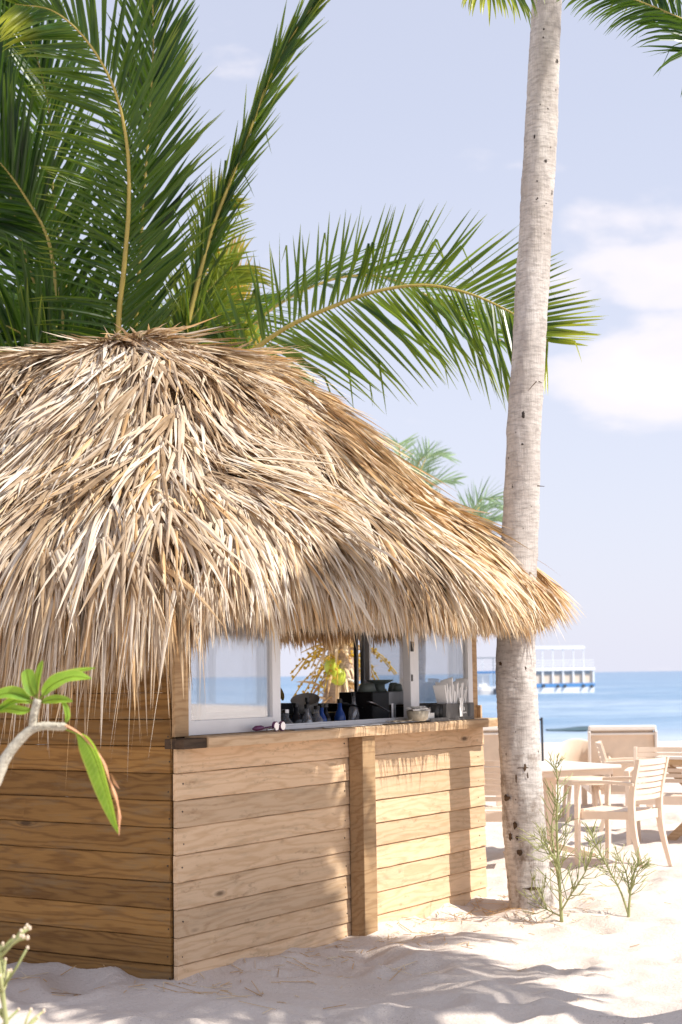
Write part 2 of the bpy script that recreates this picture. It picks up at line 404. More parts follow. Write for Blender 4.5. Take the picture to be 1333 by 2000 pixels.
AX = V((-.817, 7.753, 0)); E1 = V((.540, .842, 0)).normalized(); E2 = V((-E1.y, E1.x, 0)); LW = 3.19
def sand_height(X, Y):
    h = np.zeros_like(X)
    near = np.clip((60 - np.abs(Y)) / 40, 0, 1)
    for s, a, sd in ((1.7, .06, 1), (.62, .05, 2), (.27, .045, 3), (.13, .022, 4)):
        h += vnoise(X + .4 * vnoise(X, Y, s * 1.7, sd + 40), Y, s, sd) * a * near
    rs = np.random.RandomState(5)
    for _ in range(420):
        cx, cy = rs.uniform(-2.6, 5), rs.uniform(5.6, 17)
        r = rs.uniform(.06, .13); e = rs.uniform(1.2, 2.2); an = rs.uniform(0, 3.14)
        msk = (np.abs(X - cx) < .6) & (np.abs(Y - cy) < .6)
        dx, dy = X[msk] - cx, Y[msk] - cy
        u = (dx * math.cos(an) + dy * math.sin(an)) / e; v = -dx * math.sin(an) + dy * math.cos(an)
        d = np.sqrt(u * u + v * v) / r
        h[msk] += rs.uniform(.012, .034) * (-np.exp(-d * d) + .55 * np.exp(-((d - 1.5) * 2.2) ** 2))
    # drifted a little against the hut
    u = (X - AX.x) * E1.x + (Y - AX.y) * E1.y; w = (X - AX.x) * E2.x + (Y - AX.y) * E2.y
    dout = np.maximum(np.maximum(-w, -u), np.maximum(u - LW, 0) + np.maximum(w - LW, 0))
    h += .03 * np.exp(-np.abs(dout) / .25) + .012
    inside = (u > .1) & (u < LW - .1) & (w > .1) & (w < LW - .1); h[inside] = -.02
    fall = np.interp(Y, [0, 18, 30, 44, 52, 70, 140, 400], [0, 0, -.10, -.42, -.80, -1.8, -4, -6])
    fl = np.interp(Y, [0, 18, 24, 400], [1, 1, 1, 0])
    return h * np.where(Y > 40, .3, 1) * fl + fall
xs = np.concatenate([[-16000, -6000, -2000, -700, -250, -90, -40, -20, -12, -8, -6, -4.5, -3.6], np.arange(-2.9, 4.4, .028), [4.8, 5.4, 6.2, 7.4, 9, 12, 16, 22, 32, 50, 90, 250, 700, 2000, 6000, 16000]])
ys = np.concatenate([[-9000, -1500, -300, -60, -20, -8, -3, 0, 2, 3.5, 4.6, 5.4], np.arange(6.0, 16, .030), np.arange(16, 24, .12), np.arange(24, 60, .6), [62, 66, 72, 80, 100, 140, 220, 400, 900, 3000, 9000, 24000]])
XX, YY = np.meshgrid(xs, ys); ZZ = sand_height(XX, YY)
def sheet(name, XX, YY, ZZ, mat):
    ny, nx = XX.shape; me = bpy.data.meshes.new(name)
    co = np.stack([XX, YY, ZZ], -1).reshape(-1, 3).astype(np.float32)
    i = np.arange(ny - 1)[:, None] * nx + np.arange(nx - 1)[None]
    q = np.stack([i, i + 1, i + nx + 1, i + nx], -1).reshape(-1, 4).astype(np.int32)
    me.vertices.add(len(co)); me.vertices.foreach_set('co', co.ravel())
    me.loops.add(q.size); me.loops.foreach_set('vertex_index', q.ravel())
    me.polygons.add(len(q)); me.polygons.foreach_set('loop_start', np.arange(len(q), dtype=np.int32) * 4)
    me.polygons.foreach_set('use_smooth', np.ones(len(q), dtype=bool))
    me.update(calc_edges=True); me.validate(); me.materials.append(mat)
    o = bpy.data.objects.new(name, me); col.objects.link(o); o['kind'] = 'structure'; return o
sheet('sand_beach', XX, YY, ZZ, MT['sand'])
def ground_z(x, y):
    j = int(np.clip(np.searchsorted(xs, x), 0, len(xs) - 1)); i = int(np.clip(np.searchsorted(ys, y), 0, len(ys) - 1)); return float(ZZ[i, j])

SEA = -.62
sx = np.concatenate([[-16000, -5000, -1500, -500, -200], np.arange(-60, 60, .8), [200, 500, 1500, 5000, 16000]])
sy = np.concatenate([np.arange(42, 110, .4), np.arange(112, 300, 3), [400, 600, 1000, 2000, 5000, 12000, 24000]])
SXX, SYY = np.meshgrid(sx, sy)
amp = np.clip((SYY - 43) / 20, 0, 1) * np.clip((300 - SYY) / 150, 0, 1)
SZ = SEA + amp * (.16 * vnoise(SXX * .35, SYY, 2.2, 11) + .10 * vnoise(SXX * .6, SYY, .9, 12))
# one low breaking swell, dark on its face
cr = 61 + 1.6 * vnoise(SXX, SYY * 0, 9, 21)
SZ += .05 * np.exp(-((SYY - cr) / .6) ** 2) * np.exp(-((SXX - 8.5) / 1.8) ** 2)
sheet('sea', SXX, SYY, SZ, MT['sea'])
mb = MB(); rows = []
for i in range(60):      # the dark face of the one swell about to break
    x = 7.6 + i * .04; e = math.exp(-((x - 8.9) / .8) ** 2) * (.7 + .6 * abs(float(vnoise(np.array([x]), np.array([0.]), .8, 9)[0]))); yc = 60.2 + .5 * math.sin(x * 1.3)
    rows.append([(x, yc - .25, SEA - .03), (x, yc - .02, SEA + .02 + .06 * e), (x, yc + .12, SEA + .0 + .12 * e), (x, yc + .5, SEA - .04)])
mb.quad_grid(rows); fo = mb.obj('breaking_wave', MT['rock_water'], smooth=True); fo['kind'] = 'structure'

# ------------------------------------------------------------------ the hut
hut = thing('beach_hut', 'square pine-plank beach bar hut with shaggy palm thatch roof and open serving window', 'hut', AX, math.atan2(E1.y, E1.x))
def board(name, L, H, T, mat, loc, rz=0, lap=.008, bev=.003, parent=None, seed=0):
    """horizontal lap board, x along it, outer face at y=0"""
    rnd = random.Random(seed * 7 + 3); m = MB(); n = max(2, int(L / .12)); rows = []
    wob = [rnd.uniform(-.0016, .0016) for _ in range(n + 1)]
    for i in range(n + 1):
        x = L * i / n; w = wob[i]
        rows.append([(x, -lap, .003 + w), (x, -lap + .004, -.001 + w), (x, T, 0), (x, T, H), (x, .003, H + w * .5), (x, 0, H - .004 + w * .5)])
    m.quad_grid(rows, True, 0, True)
    return m.obj(name, mat, parent or hut, loc=loc, rot=(0, 0, rz))
PIT = .130
sd = 1
for k in range(9):       # serving side, split by the middle post
    z = -.015 if k == 0 else k * PIT; hh = PIT - .004 + (.015 if k == 0 else 0)
    rr = random.Random(k)
    board('plank', 1.60 + rr.uniform(-.004, .004), hh, .02, MT['siding'], (.004 + rr.uniform(0, .005), 0, z), seed=sd); sd += 1
    board('plank', LW - 1.612, hh, .02, MT['siding'], (1.612, 0, z), seed=sd); sd += 1
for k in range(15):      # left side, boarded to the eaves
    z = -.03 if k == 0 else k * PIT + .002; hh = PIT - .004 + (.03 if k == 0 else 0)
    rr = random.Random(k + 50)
    board('plank', LW - .034 - rr.uniform(0, .005), hh, .02, MT['siding_shade'], (0, LW - .004, z), -math.pi / 2, seed=sd, lap=.007); sd += 1
for k in range(10):      # far side and back side, seen from behind through the windows
    board('plank', LW, PIT - .004, .02, MT['siding'], (LW, .0, k * PIT), math.pi / 2, seed=sd).location = (LW, .004, k * PIT); sd += 1
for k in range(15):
    board('plank', LW - .01, PIT - .004, .02, MT['siding_shade'], (LW - .005, LW, k * PIT), math.pi, seed=sd); sd += 1
mb = MB(); mb.box((1.545, -.102, -.05), (1.680, -.010, 1.157)); mb.obj('post', MT['post'], hut, bevel=.004)['label'] = 'square upright post in the middle of the serving front'
# dark slot at the corner, end boards
mb = MB(); mb.box((.026, .022, -.03), (.10, .10, 2.15)); mb.obj('corner_post', MT['darkwood'], hut)
mb = MB(); mb.box((-.004, .0, 1.214), (.105, .020, 2.15)); mb.obj('corner_board', MT['post'], hut, bevel=.003)
mb = MB(); mb.box((3.115, .03, 1.214), (3.188, .10, 2.15)); mb.obj('corner_post', MT['post'], hut, bevel=.003)
for (px, py) in ((LW - .09, LW - .09), (.02, LW - .09)):
    mb = MB(); mb.box((px, py, 0), (px + .06, py + .06, 2.15)); mb.obj('corner_post', MT['post'], hut)
# counter: thick board with a rough dark end block
mb = MB(); rows = []
for i in range(41):
    x = .098 + (LW + .005 - .098) * i / 40; w = .003 * math.sin(i * 1.7) + .002 * math.sin(i * .6)
    rows.append([(x, -.125 + w, 1.160), (x, .22, 1.160), (x, .22, 1.2135), (x, -.120 + w, 1.2135), (x, -.128 + w, 1.206)])
mb.quad_grid(rows, True, 0, True); mb.obj('counter', MT['counter'], hut)
mb = MB(); mb.box((-.085, -.118, 1.1605), (.096, .0, 1.208)); mb.obj('counter_end_block', MT['darkwood'], hut, bevel=.003)
# inner ledges and work shelf
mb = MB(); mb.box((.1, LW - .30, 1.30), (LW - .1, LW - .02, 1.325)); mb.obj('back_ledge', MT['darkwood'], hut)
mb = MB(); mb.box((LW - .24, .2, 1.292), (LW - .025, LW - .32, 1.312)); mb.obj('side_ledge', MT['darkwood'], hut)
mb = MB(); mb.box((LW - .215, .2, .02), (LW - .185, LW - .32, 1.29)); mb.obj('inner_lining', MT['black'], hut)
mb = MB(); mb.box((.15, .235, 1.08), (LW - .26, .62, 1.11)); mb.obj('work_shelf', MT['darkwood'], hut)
mb = MB(); mb.box((.05, .05, -.01), (LW - .05, LW - .05, .015)); mb.obj('floor', MT['counter'], hut)
# nails at the ends of the boards
mb = MB()
rr = random.Random(3)
def nail(p, n):
    p = V(p); n = V(n); a = n.orthogonal().normalized(); b = n.cross(a)
    q = [p + n * .0012 + (a * math.cos(k * math.pi / 3) + b * math.sin(k * math.pi / 3)) * .0042 for k in range(6)]
    s_ = len(mb.v); mb.v.extend(tuple(x) for x in q); mb.v.extend(tuple(x - n * .004) for x in q)
    mb.f.append(tuple(s_ + k for k in range(6))); mb.m.append(0)
    for k in range(6): mb.f.append((s_ + k, s_ + (k + 1) % 6, s_ + 6 + (k + 1) % 6, s_ + 6 + k)); mb.m.append(0)
for k in range(9):
    for x in (.045, 1.50, 1.735, 3.10):
        nail((x + rr.uniform(-.01, .01), -.005, k * PIT + .05 + rr.uniform(-.025, .03)), (0, -1, 0))
for k in range(15):
    for y in (.04,):
        nail((-.005, y + rr.uniform(-.01, .01), k * PIT + .06 + rr.uniform(-.02, .02)), (-1, 0, 0))
for x, z in ((2.32, .79),): nail((x, -.005, z), (0, -1, 0))
nb = mb.obj('nails', MT['nail'], hut); nb['kind'] = 'stuff'

# --- windows
def frame_bars(m, x0, x1, z0, z1, y0, y1, l, r, b, t):
    m.box((x0, y0, z0), (x0 + l, y1, z1)); m.box((x1 - r, y0, z0), (x1, y1, z1))
    m.box((x0 + l, y0 + .001, z0), (x1 - r, y1 - .001, z0 + b)); m.box((x0 + l, y0 + .001, z1 - t), (x1 - r, y1 - .001, z1))
def window(x0, x1, z0, z1, y0, l, r, b, t, glass, label=None, gx1=None):
    m = MB(); frame_bars(m, x0, x1, z0, z1, y0, y0 + .045, l, r, b, t)
    w = m.obj('window', MT['frame'], hut, bevel=.002)
    if label: w['label'] = label
    g = MB(); g.box((x0 + l - .004, y0 + .018, z0 + b - .004), (x1 - r + .004, y0 + .022, z1 - t + .004)); g.obj('pane', glass, w)
    return w
window(.108, .925, 1.216, 2.05, .022, .045, .075, .072, .05, MT['glass2'], 'closed sliding window sash at the left end of the counter')
# a second sash slid behind it
m = MB(); frame_bars(m, .30, .862, 1.27, 2.03, .072, .105, .035, .045, .05, .04); w = m.obj('window', MT['greyframe'], hut, bevel=.002)
g = MB(); g.box((.33, .086, 1.316), (.82, .090, 1.994)); g.obj('pane', MT['glass'], w)
m = MB(); m.box((.848, .0695, 1.29), (.868, .0715, 2.0)); m.obj('window_seal', MT['black'], hut)
m = MB(); m.box((.927, .030, 1.2150), (2.285, .10, 1.236)); m.obj('window_track', MT['frame'], hut, bevel=.002)
m = MB(); m.box((.927, .055, 1.2365), (2.285, .062, 1.243)); m.box((.927, .078, 1.2365), (2.285, .085, 1.243)); m.obj('track_rail', MT['frame'], hut)
m = MB(); m.box((2.287, .010, 1.215), (2.345, .065, 2.05)); m.box((2.346, .016, 1.215), (2.398, .070, 2.05)); m.obj('window_jamb', MT['frame'], hut, bevel=.003)
m = MB(); m.box((2.292, .002, 1.46), (2.302, .0095, 1.50)); m.box((2.290, -.006, 1.64), (2.304, .0095, 1.70)); m.obj('latch', MT['darkgrey'], hut)
window(2.400, 3.112, 1.2145, 2.05, .024, .012, .062, .026, .05, MT['glass'], 'closed sliding window at the right end of the counter')
m = MB(); m.box((2.93, .072, 1.24), (2.985, .10, 2.03)); m.box((2.995, .072, 1.24), (3.012, .10, 2.03)); m.obj('inner_stile', MT['greyframe'], hut, bevel=.002)
# uprights of the far window wall
def upright(y0, y1, mat):
    m = MB(); m.box((LW - .062, y0, 1.316), (LW - .035, y1, 2.1)); return m.obj('upright', mat, hut, bevel=.002)
for y0, y1, k in ((2.150, 2.200, 'greyframe'), (.926, .950, 'seal'), (.868, .898, 'greyframe'), (.825, .860, 'frame'), (.10, .14, 'greyframe'), (.05, .095, 'frame')): upright(y0, y1, MT[k])
g = MB(); g.box((LW - .052, .145, 1.318), (LW - .048, .822, 2.08)); g.obj('pane', MT['glass'], hut)
g = MB(); g.box((LW - .052, 2.205, 1.318), (LW - .048, 3.08, 2.08)); g.obj('pane', MT['glass'], hut)
m = MB(); m.box((LW - .08, .05, 2.085), (LW - .02, LW - .05, 2.13)); m.box((.10, .02, 2.055), (LW - .08, .10, 2.12)); m.box((.0, LW - .10, 2.055), (LW - .1, LW - .03, 2.12)); m.obj('head_beam', MT['post'], hut)

# --- thatch roof
RC = LW / 2; PN = 7.0; ME = 2.12
prof_m = [0, .35, .70, .91, 1.2, 1.46, 1.66, 1.89, 2.03, 2.12]
prof_z = [3.44, 3.44, 3.39, 3.22, 2.89, 2.56, 2.39, 2.20, 2.05, 1.86]
def pnorm(a): return (abs(math.cos(a)) ** PN + abs(math.sin(a)) ** PN) ** (-1 / PN)
def roof_pt(a, mm, dz=0.0):
    r = mm * pnorm(a); return V((RC + r * math.cos(a), RC + r * math.sin(a), interp(mm, prof_m, prof_z) + dz))
mb = MB(); NA = 72
rows = [[roof_pt(2 * math.pi * j / NA, mm, -.05) for j in range(NA)] for mm in np.linspace(.02, 2.03, 26)]
under = [[roof_pt(2 * math.pi * j / NA, mm * .985, -.30 if mm > 1.7 else -.36) for j in range(NA)] for mm in np.linspace(2.0, .02, 10)]
mb.quad_grid(rows + under, True)
shell = mb.obj('roof_underlayer', MT['shell'], hut, smooth=True)

BLADE_T = [0, .25, .5, .75, 1.0]
def blade(m, p0, d, L, w, nrm, sag, rnd, mat=0, curl=0.0, lim=None):
    """one dry leaf blade, V-folded, tapering to a point"""
    d = d.normalized()
    if lim is not None:
        tip = p0.z + d.z * L - sag * L
        if tip < lim: L *= max(.12, (p0.z - lim) / (p0.z - tip + 1e-6))
    sdv = d.cross(nrm).normalized(); nn = sdv.cross(d)
    tw = rnd.uniform(-.9, .9); b = len(m.v)
    for i, t in enumerate(BLADE_T):
        a = tw * (.3 + t); s2 = sdv * math.cos(a) + nn * math.sin(a); n2 = nn * math.cos(a) - sdv * math.sin(a)
        p = p0 + d * (L * t) + V((0, 0, -sag * L * t * t)) + nn * (curl * L * t * t)
        ww = w * (.8, 1, .86, .52, .03)[i] * .5
        m.v.extend((tuple(p - s2 * ww), tuple(p + n2 * ww * .34), tuple(p + s2 * ww)))
    for i in range(4):
        q = b + i * 3; m.f.append((q, q + 1, q + 4, q + 3)); m.f.append((q + 1, q + 2, q + 5, q + 4)); m.m.extend((mat, mat))
rnd = random.Random(11)
mb = MB(); big = []
def eave_z(a):
    da = abs((math.degrees(a) - 180 + 180) % 360 - 180); lf = min(1, max(0, (50 - da) / 12))
    dc = abs((math.degrees(a) + 45 + 180) % 360 - 180); up = max(0, 1 - dc / 16)
    z = lerp(1.72 + .12 * up, 1.455, lf) + .05 * mnoise.noise(V((a * 9, 2, 2))) + rnd.gauss(0, .022)
    if rnd.random() < .035 + .2 * lf: z -= rnd.uniform(.03, .10 + .20 * lf)
    return z
def slope_frame(a, mm):
    p = roof_pt(a, mm); q = roof_pt(a, min(mm + .08, ME)); down = (q - p).normalized()
    # pull the outline's corners square-on: strands fall down the slope, not straight out from the peak
    ca, sa = math.cos(a), math.sin(a); g = V((abs(ca) ** (PN - 1) * math.copysign(1, ca), abs(sa) ** (PN - 1) * math.copysign(1, sa), 0)).normalized()
    h = V((down.x, down.y, 0)); hl = h.length; g2 = (g * .55 + h.normalized() * .45).normalized()
    down = V((g2.x * hl, g2.y * hl, down.z)).normalized()
    side = V((-g2.y, g2.x, 0)); nrm = down.cross(side) * -1
    if nrm.z < 0: nrm = -nrm
    return p, down, side, nrm
def visible_side(a):     # front (-y) and left (-x) face the camera, far sides get less
    c = V((math.cos(a), math.sin(a), 0)); return c.dot(V((-.25, -1, 0)).normalized()) > -.55
def fan(a, mm, L, nb, spread, lift, sagm, wide, keep=None, zoff=0.0, gold=False):
    p, down, side, nrm = slope_frame(a, mm)
    p = p + nrm * (zoff + rnd.uniform(.0, .05)); yaw = rnd.gauss(0, .20) + .75 * mnoise.noise(V((a * 2.6, mm * 2.2, 7)))
    for k in range(nb):
        f = (k / (nb - 1) - .5) if nb > 1 else 0
        an = yaw + f * spread + rnd.gauss(0, .07)
        d = (down * math.cos(an) + side * math.sin(an) + nrm * (lift + rnd.gauss(0, .06))).normalized()
        l = L * rnd.uniform(.65, 1.12); w = wide * rnd.uniform(.55, 1.35)
        q = p + side * (f * .10 + rnd.gauss(0, .02)) + nrm * rnd.uniform(0, .03)
        if keep is not None and k == nb // 2: keep.append((q, d, l * 1.05, w * 1.35, nrm)); continue
        blade(mb, q, d, l, w, nrm, sagm * rnd.uniform(.5, 1.4), rnd, 1 if (gold and rnd.random() < .75) or rnd.random() < .16 else 0, rnd.gauss(0, .05), eave_z(a) if mm > 1.4 else None)
def is_gold(a, mm):      # golden leaf on the right-hand slope and round the right corner
    ca, sa = math.cos(a), math.sin(a)
    return ca > .25 + .15 * math.sin(mm * 5)
N_COURSE = 20
for c in range(N_COURSE):
    mm = .44 + (2.00 - .44) * c / (N_COURSE - 1)
    per = 2 * math.pi * mm * 1.12
    nf = int(per / .050)
    for j in range(nf):
        a = 2 * math.pi * (j + rnd.random()) / nf - math.pi
        if not visible_side(a) and rnd.random() < .6: continue
        m2 = mm + rnd.uniform(-.05, .05)
        clump = mnoise.noise(V((a * 3.2, mm * 1.7, 3)))
        if clump < -.18 and rnd.random() < .62: continue
        tuft = mnoise.noise(V((a * 9, mm * 5, 11)))
        if tuft < -.3 and rnd.random() < .6: continue
        L = rnd.uniform(.32, .60) if c < N_COURSE - 4 else rnd.uniform(.32, .46)
        keep = big if (visible_side(a) and c in (2, 4, 5, 7, 8, 10, 11, 13, 14, 16) and rnd.random() < .42 and math.sin(a) < .35) else None
        fan(a, m2, L, rnd.randint(7, 11), rnd.uniform(.35, 1.05), (rnd.gauss(.03, .05) + max(0, clump) * .42 + max(0, tuft) * .34) * min(1, .15 + mm * .9) - max(0, .6 - mm) * .15, .10 if c < 15 else .38, .021, keep, .02 + .05 * max(0, clump), is_gold(a, m2))
# fringe at the eaves: hangs lowest on the left side
def hang(a):
    c = V((math.cos(a), math.sin(a))); left = max(0, -c.x - .15)
    return .10 + .30 * min(1, left * 1.3)
for ring, (mm, dens) in enumerate(((1.90, .030), (1.98, .022), (2.05, .020), (2.10, .022))):
    nf = int(2 * math.pi * mm * 1.12 / dens)
    for j in range(nf):
        a = 2 * math.pi * (j + rnd.random()) / nf - math.pi
        if not visible_side(a) and rnd.random() < .5: continue
        p, down, side, nrm = slope_frame(a, mm); hg = hang(a) * (1 + .5 * mnoise.noise(V((a * 7, ring, 1))))
        for k in range(rnd.randint(3, 5)):
            d = (down * .6 + V((0, 0, -1)) * rnd.uniform(.35, .9) + side * rnd.gauss(0, .16)).normalized()
            l = (.18 + hg) * rnd.uniform(.7, 1.35)
            blade(mb, p + side * rnd.gauss(0, .03) + nrm * rnd.uniform(-.10, .03) + V((0, 0, rnd.uniform(-.08, .02))), d, l, rnd.uniform(.010, .024), nrm, rnd.uniform(.2, .5), rnd, 1 if (is_gold(a, mm) and rnd.random() < .7) or rnd.random() < .25 else 0, 0.0, eave_z(a))
# long loose threads and wisps
for j in range(1500):
    a = rnd.uniform(-math.pi, math.pi)
    if not visible_side(a): continue
    lf = abs((math.degrees(a) - 180 + 180) % 360 - 180) < 47
    mm = rnd.choice((2.0, 2.08, 2.1)) if rnd.random() < .7 else rnd.uniform(.4, 2)
    p, down, side, nrm = slope_frame(a, mm)
    d = (down + V((0, 0, -rnd.uniform(.3, 1.2) if mm > 1.9 else .02)) + side * rnd.gauss(0, .22) + nrm * rnd.uniform(0, .2)).normalized()
    L = rnd.uniform(.25, .45) + (rnd.uniform(0, .38) if (lf and mm > 1.9) else 0)
    blade(mb, p + nrm * .03, d, L, rnd.uniform(.002, .0055), nrm, rnd.uniform(.1, .5), rnd, int(rnd.random() < .5), 0.0, None if lf else eave_z(a) - .03)
# the cap: long pale blades piled along a short ridge and lapping down all round
def roof_z(x, y):
    x -= RC; y -= RC; return interp((abs(x) ** PN + abs(y) ** PN) ** (1 / PN), prof_m, prof_z)
for layer, (n, r0, r1, L, off) in enumerate(((1500, .45, .95, .42, .03), (1100, .2, .7, .50, .06), (900, .0, .40, .62, .085))):
    for j in range(n):
        rg = rnd.uniform(-.30, .62); th_ = rnd.uniform(-math.pi, math.pi); yw = .9 * mnoise.noise(V((th_ * 1.5, rg * 3, layer)))
        bx = RC + rg * .707; by = RC - rg * .707; rr_ = rnd.uniform(r0, r1); ct, st_ = math.cos(th_), math.sin(th_)
        x0, y0 = bx + ct * rr_, by + st_ * rr_; l = L * rnd.uniform(.5, 1.2); d2 = th_ + yw + rnd.gauss(0, .28); x1, y1 = x0 + math.cos(d2) * l, y0 + math.sin(d2) * l
        p = V((x0, y0, roof_z(x0, y0) + off + rnd.uniform(0, .05))); q = V((x1, y1, roof_z(x1, y1) + off * .6 + rnd.uniform(-.08, .02)))
        blade(mb, p, q - p, (q - p).length, rnd.uniform(.010, .025), V((ct * .3, st_ * .3, 1)), rnd.uniform(.0, .12), rnd, 1 if (ct > .3 and rnd.random() < .6) or rnd.random() < .12 else 0, rnd.gauss(.02, .04))
th = mb.obj('thatch', [MT['thatch'], MT['thatch_gold']], hut, smooth=False); th['kind'] = 'stuff'
# the biggest blades, one by one
variants = []
for i in range(10):
    m = MB(); blade(m, V((0, 0, 0)), V((1, 0, 0)), 1.0, .10, V((0, 0, 1)), rnd.uniform(.05, .2), rnd, 0, rnd.uniform(-.03, .08))
    variants.append(m.mesh('thatch_blade', MT['thatch'])); 
gold_var = []
for me in variants:
    c = me.copy(); c.materials.clear(); c.materials.append(MT['thatch_gold']); gold_var.append(c)
rnd.shuffle(big)
for q, d, l, w, nrm in big[:290]:
    lx = d; ly = nrm.cross(lx).normalized(); lz = lx.cross(ly)
    gd = q.x > RC + .2
    o = bpy.data.objects.new('thatch_blade', rnd.choice(gold_var if gd else variants)); col.objects.link(o); o.parent = hut
    Mx = Matrix.Identity(4)
    for i in range(3): Mx[i][0], Mx[i][1], Mx[i][2], Mx[i][3] = lx[i] * l, ly[i] * w * 10, lz[i] * w * 10, (q + nrm * .02)[i]
    o.matrix_basis = Mx

# ------------------------------------------------------------------ palms
def set_along(me, vals):
    at_ = me.attributes.new('along', 'FLOAT', 'POINT'); at_.data.foreach_set('value', vals)
def leaflet_geo(m, al, p0, d, nrm, L, w, droop, rnd, kink=.1, tw=.5, fu=0.0):
    d = d.normalized(); s = d.cross(nrm).normalized(); nn = s.cross(d)
    tws = rnd.gauss(0, tw); b = len(m.v); T = (0, .12, .35, .6, .82, 1.0)
    kk = rnd.uniform(.35, .75) if rnd.random() < kink else 9
    pos = p0.copy(); prev = 0; cur = d.copy()
    for i, t in enumerate(T):
        step = (t - prev) * L; prev = t
        pos = pos + cur * step
        cur = (cur + V((0, 0, -droop * (.25 + t) * .55))).normalized()
        if t > kk: cur = (cur * .35 + V((rnd.uniform(-.2, .2), rnd.uniform(-.2, .2), -1)) * .9).normalized(); kk = 9
        s2 = s * math.cos(tws) + nn * math.sin(tws); n2 = nn * math.cos(tws) - s * math.sin(tws)
        ww = w * (.45, .95, 1, .82, .5, .04)[i] * .5
        m.v.extend((tuple(pos - s2 * ww + n2 * ww * .4), tuple(pos), tuple(pos + s2 * ww + n2 * ww * .4))); ae = t * .8 + fu; al.extend((ae, ae, ae))
    for i in range(5):
        q = b + i * 3; m.f.append((q, q + 1, q + 4, q + 3)); m.f.append((q + 1, q + 2, q + 5, q + 4)); m.m.extend((0, 0))

def frond(parent, pts, n=70, length=.75, angR=55, angL=70, droopR=.25, droopL=.25, nrm=(0, -1, 0), mat='frond', rach='rachis', r0=.022, width=.034,
          start=.12, single=False, seed=0, kink=.08, lift=.15, sides=(1, -1), tipfac=.45, jitter=4, lenL=1.0, twist=.5, mixmat=None, r1=.004):
    rnd = random.Random(seed * 13 + 5); path = catmull(pts, 60); nv = V(nrm).normalized()
    inv = parent.matrix_world.inverted() if False else None
    off = parent.location
    path = [p - off for p in path]
    m = MB(); m.tube(path, [lerp(r0, r1, (i / 59) ** .8) for i in range(60)], 7)
    fo = m.obj('frond', MT[rach], parent, smooth=True)
    m = MB(); al = []
    for k in range(n):
        for sdn in sides:
            u = start + (1 - start) * (k + rnd.uniform(-.25, .25)) / n; u = min(max(u, 0), .999)
            i = u * 59; i0 = int(i); p = path[i0].lerp(path[i0 + 1], i - i0)
            T = (path[min(i0 + 2, 59)] - path[max(i0 - 2, 0)]).normalized()
            S = T.cross(nv).normalized(); N2 = S.cross(T)
            ang = (angR if sdn > 0 else angL) * lerp(1.1, .55, u) + rnd.gauss(0, jitter)
            prof = interp(u, [0, .12, .3, .7, .9, 1], [.55, .8, 1, .95, .72, tipfac])
            L = length * prof * rnd.uniform(.88, 1.08) * (lenL if sdn < 0 else 1)
            d = S * sdn * math.sin(R(ang)) + T * math.cos(R(ang)) + N2 * (lift + rnd.gauss(0, .05))
            if single:
                mm = MB(); aa = []; leaflet_geo(mm, aa, V((0, 0, 0)), d, N2, L, width * rnd.uniform(.8, 1.15), droopR if sdn > 0 else droopL, rnd, kink, twist, max(0, u - .72) * 2.0)
                me = mm.mesh('leaflet', MT[mat]); set_along(me, aa)
                o = bpy.data.objects.new('leaflet', me); col.objects.link(o); o.parent = fo; o.location = p
            else:
                leaflet_geo(m, al, p, d, N2, L, width * rnd.uniform(.8, 1.15), droopR if sdn > 0 else droopL, rnd, kink, twist, max(0, u - .72) * 2.0)
    if not single:
        o = m.obj('leaflets', MT[mat], fo); set_along(o.data, al); o['kind'] = 'stuff'
    return fo
def PP(pix, Y0, Y1):
    n = len(pix) - 1; return [at(x, y, lerp(Y0, Y1, i / n)) for i, (x, y) in enumerate(pix)]
def simple_trunk(parent, pts, r0, r1, mat, rings=.05, n=20, steps=90, name='trunk', bulge=.03):
    path = catmull(pts, steps); off = parent.location; rr_ = random.Random(4)
    rad = []
    for i in range(steps):
        t = i / (steps - 1); L = (path[-1] - path[0]).length
        ph = (t * L / rings) % 1
        rad.append(lerp(r0, r1, t) * (1 + bulge * (1 - ph) + rr_.uniform(-.006, .006)))
    m = MB(); m.tube([p - off for p in path], rad, n); return m.obj(name, MT[mat], parent, smooth=True)

# --- big young coconut palm behind the hut
CB = at(285, 905, 12.7)
palm = thing('coconut_palm', 'big bushy coconut palm rising behind the thatch roof with huge green fronds', 'palm tree', (CB.x, CB.y, 0))
simple_trunk(palm, [(CB.x - .1, CB.y + .1, -.1), (CB.x - .05, CB.y, 1.6), (CB.x, CB.y, CB.z + .1)], .24, .17, 'trunk_rough', .09, 18, 60)
base = (285, 905)
F = lambda pix, Y0=12.7, Y1=12.0: PP([base] + pix, Y0, Y1)
frond(palm, F([(245, 760), (232, 640), (243, 520), (252, 400), (248, 280), (222, 170), (170, 80), (105, 22), (30, 8)], 12.5, 11.3), 104, .98, 44, 76, .05, .20, (.25, -1, .15), 'frond', r0=.03, width=.029, seed=1, single=True, lenL=.74, twist=.35, kink=.03, lift=.04)
frond(palm, F([(400, 780), (475, 702), (560, 640), (660, 595), (740, 568), (830, 557), (912, 572), (985, 603), (1035, 635), (1072, 668)], 12.5, 11.6), 98, 1.08, 70, 72, .12, .02, (0, -1, .25), 'frond', r0=.028, width=.028, seed=2, start=.18, kink=.16, lift=.05, tipfac=.42, lenL=.72)
frond(palm, F([(340, 740), (375, 600), (405, 480), (440, 380), (480, 280), (520, 170), (560, 90), (605, 20), (650, -40)], 12.9, 13.0), 95, .66, 17, 7, .03, .03, (.2, -1, .1), 'frond', r0=.03, width=.026, seed=3, kink=.05, lift=.02)
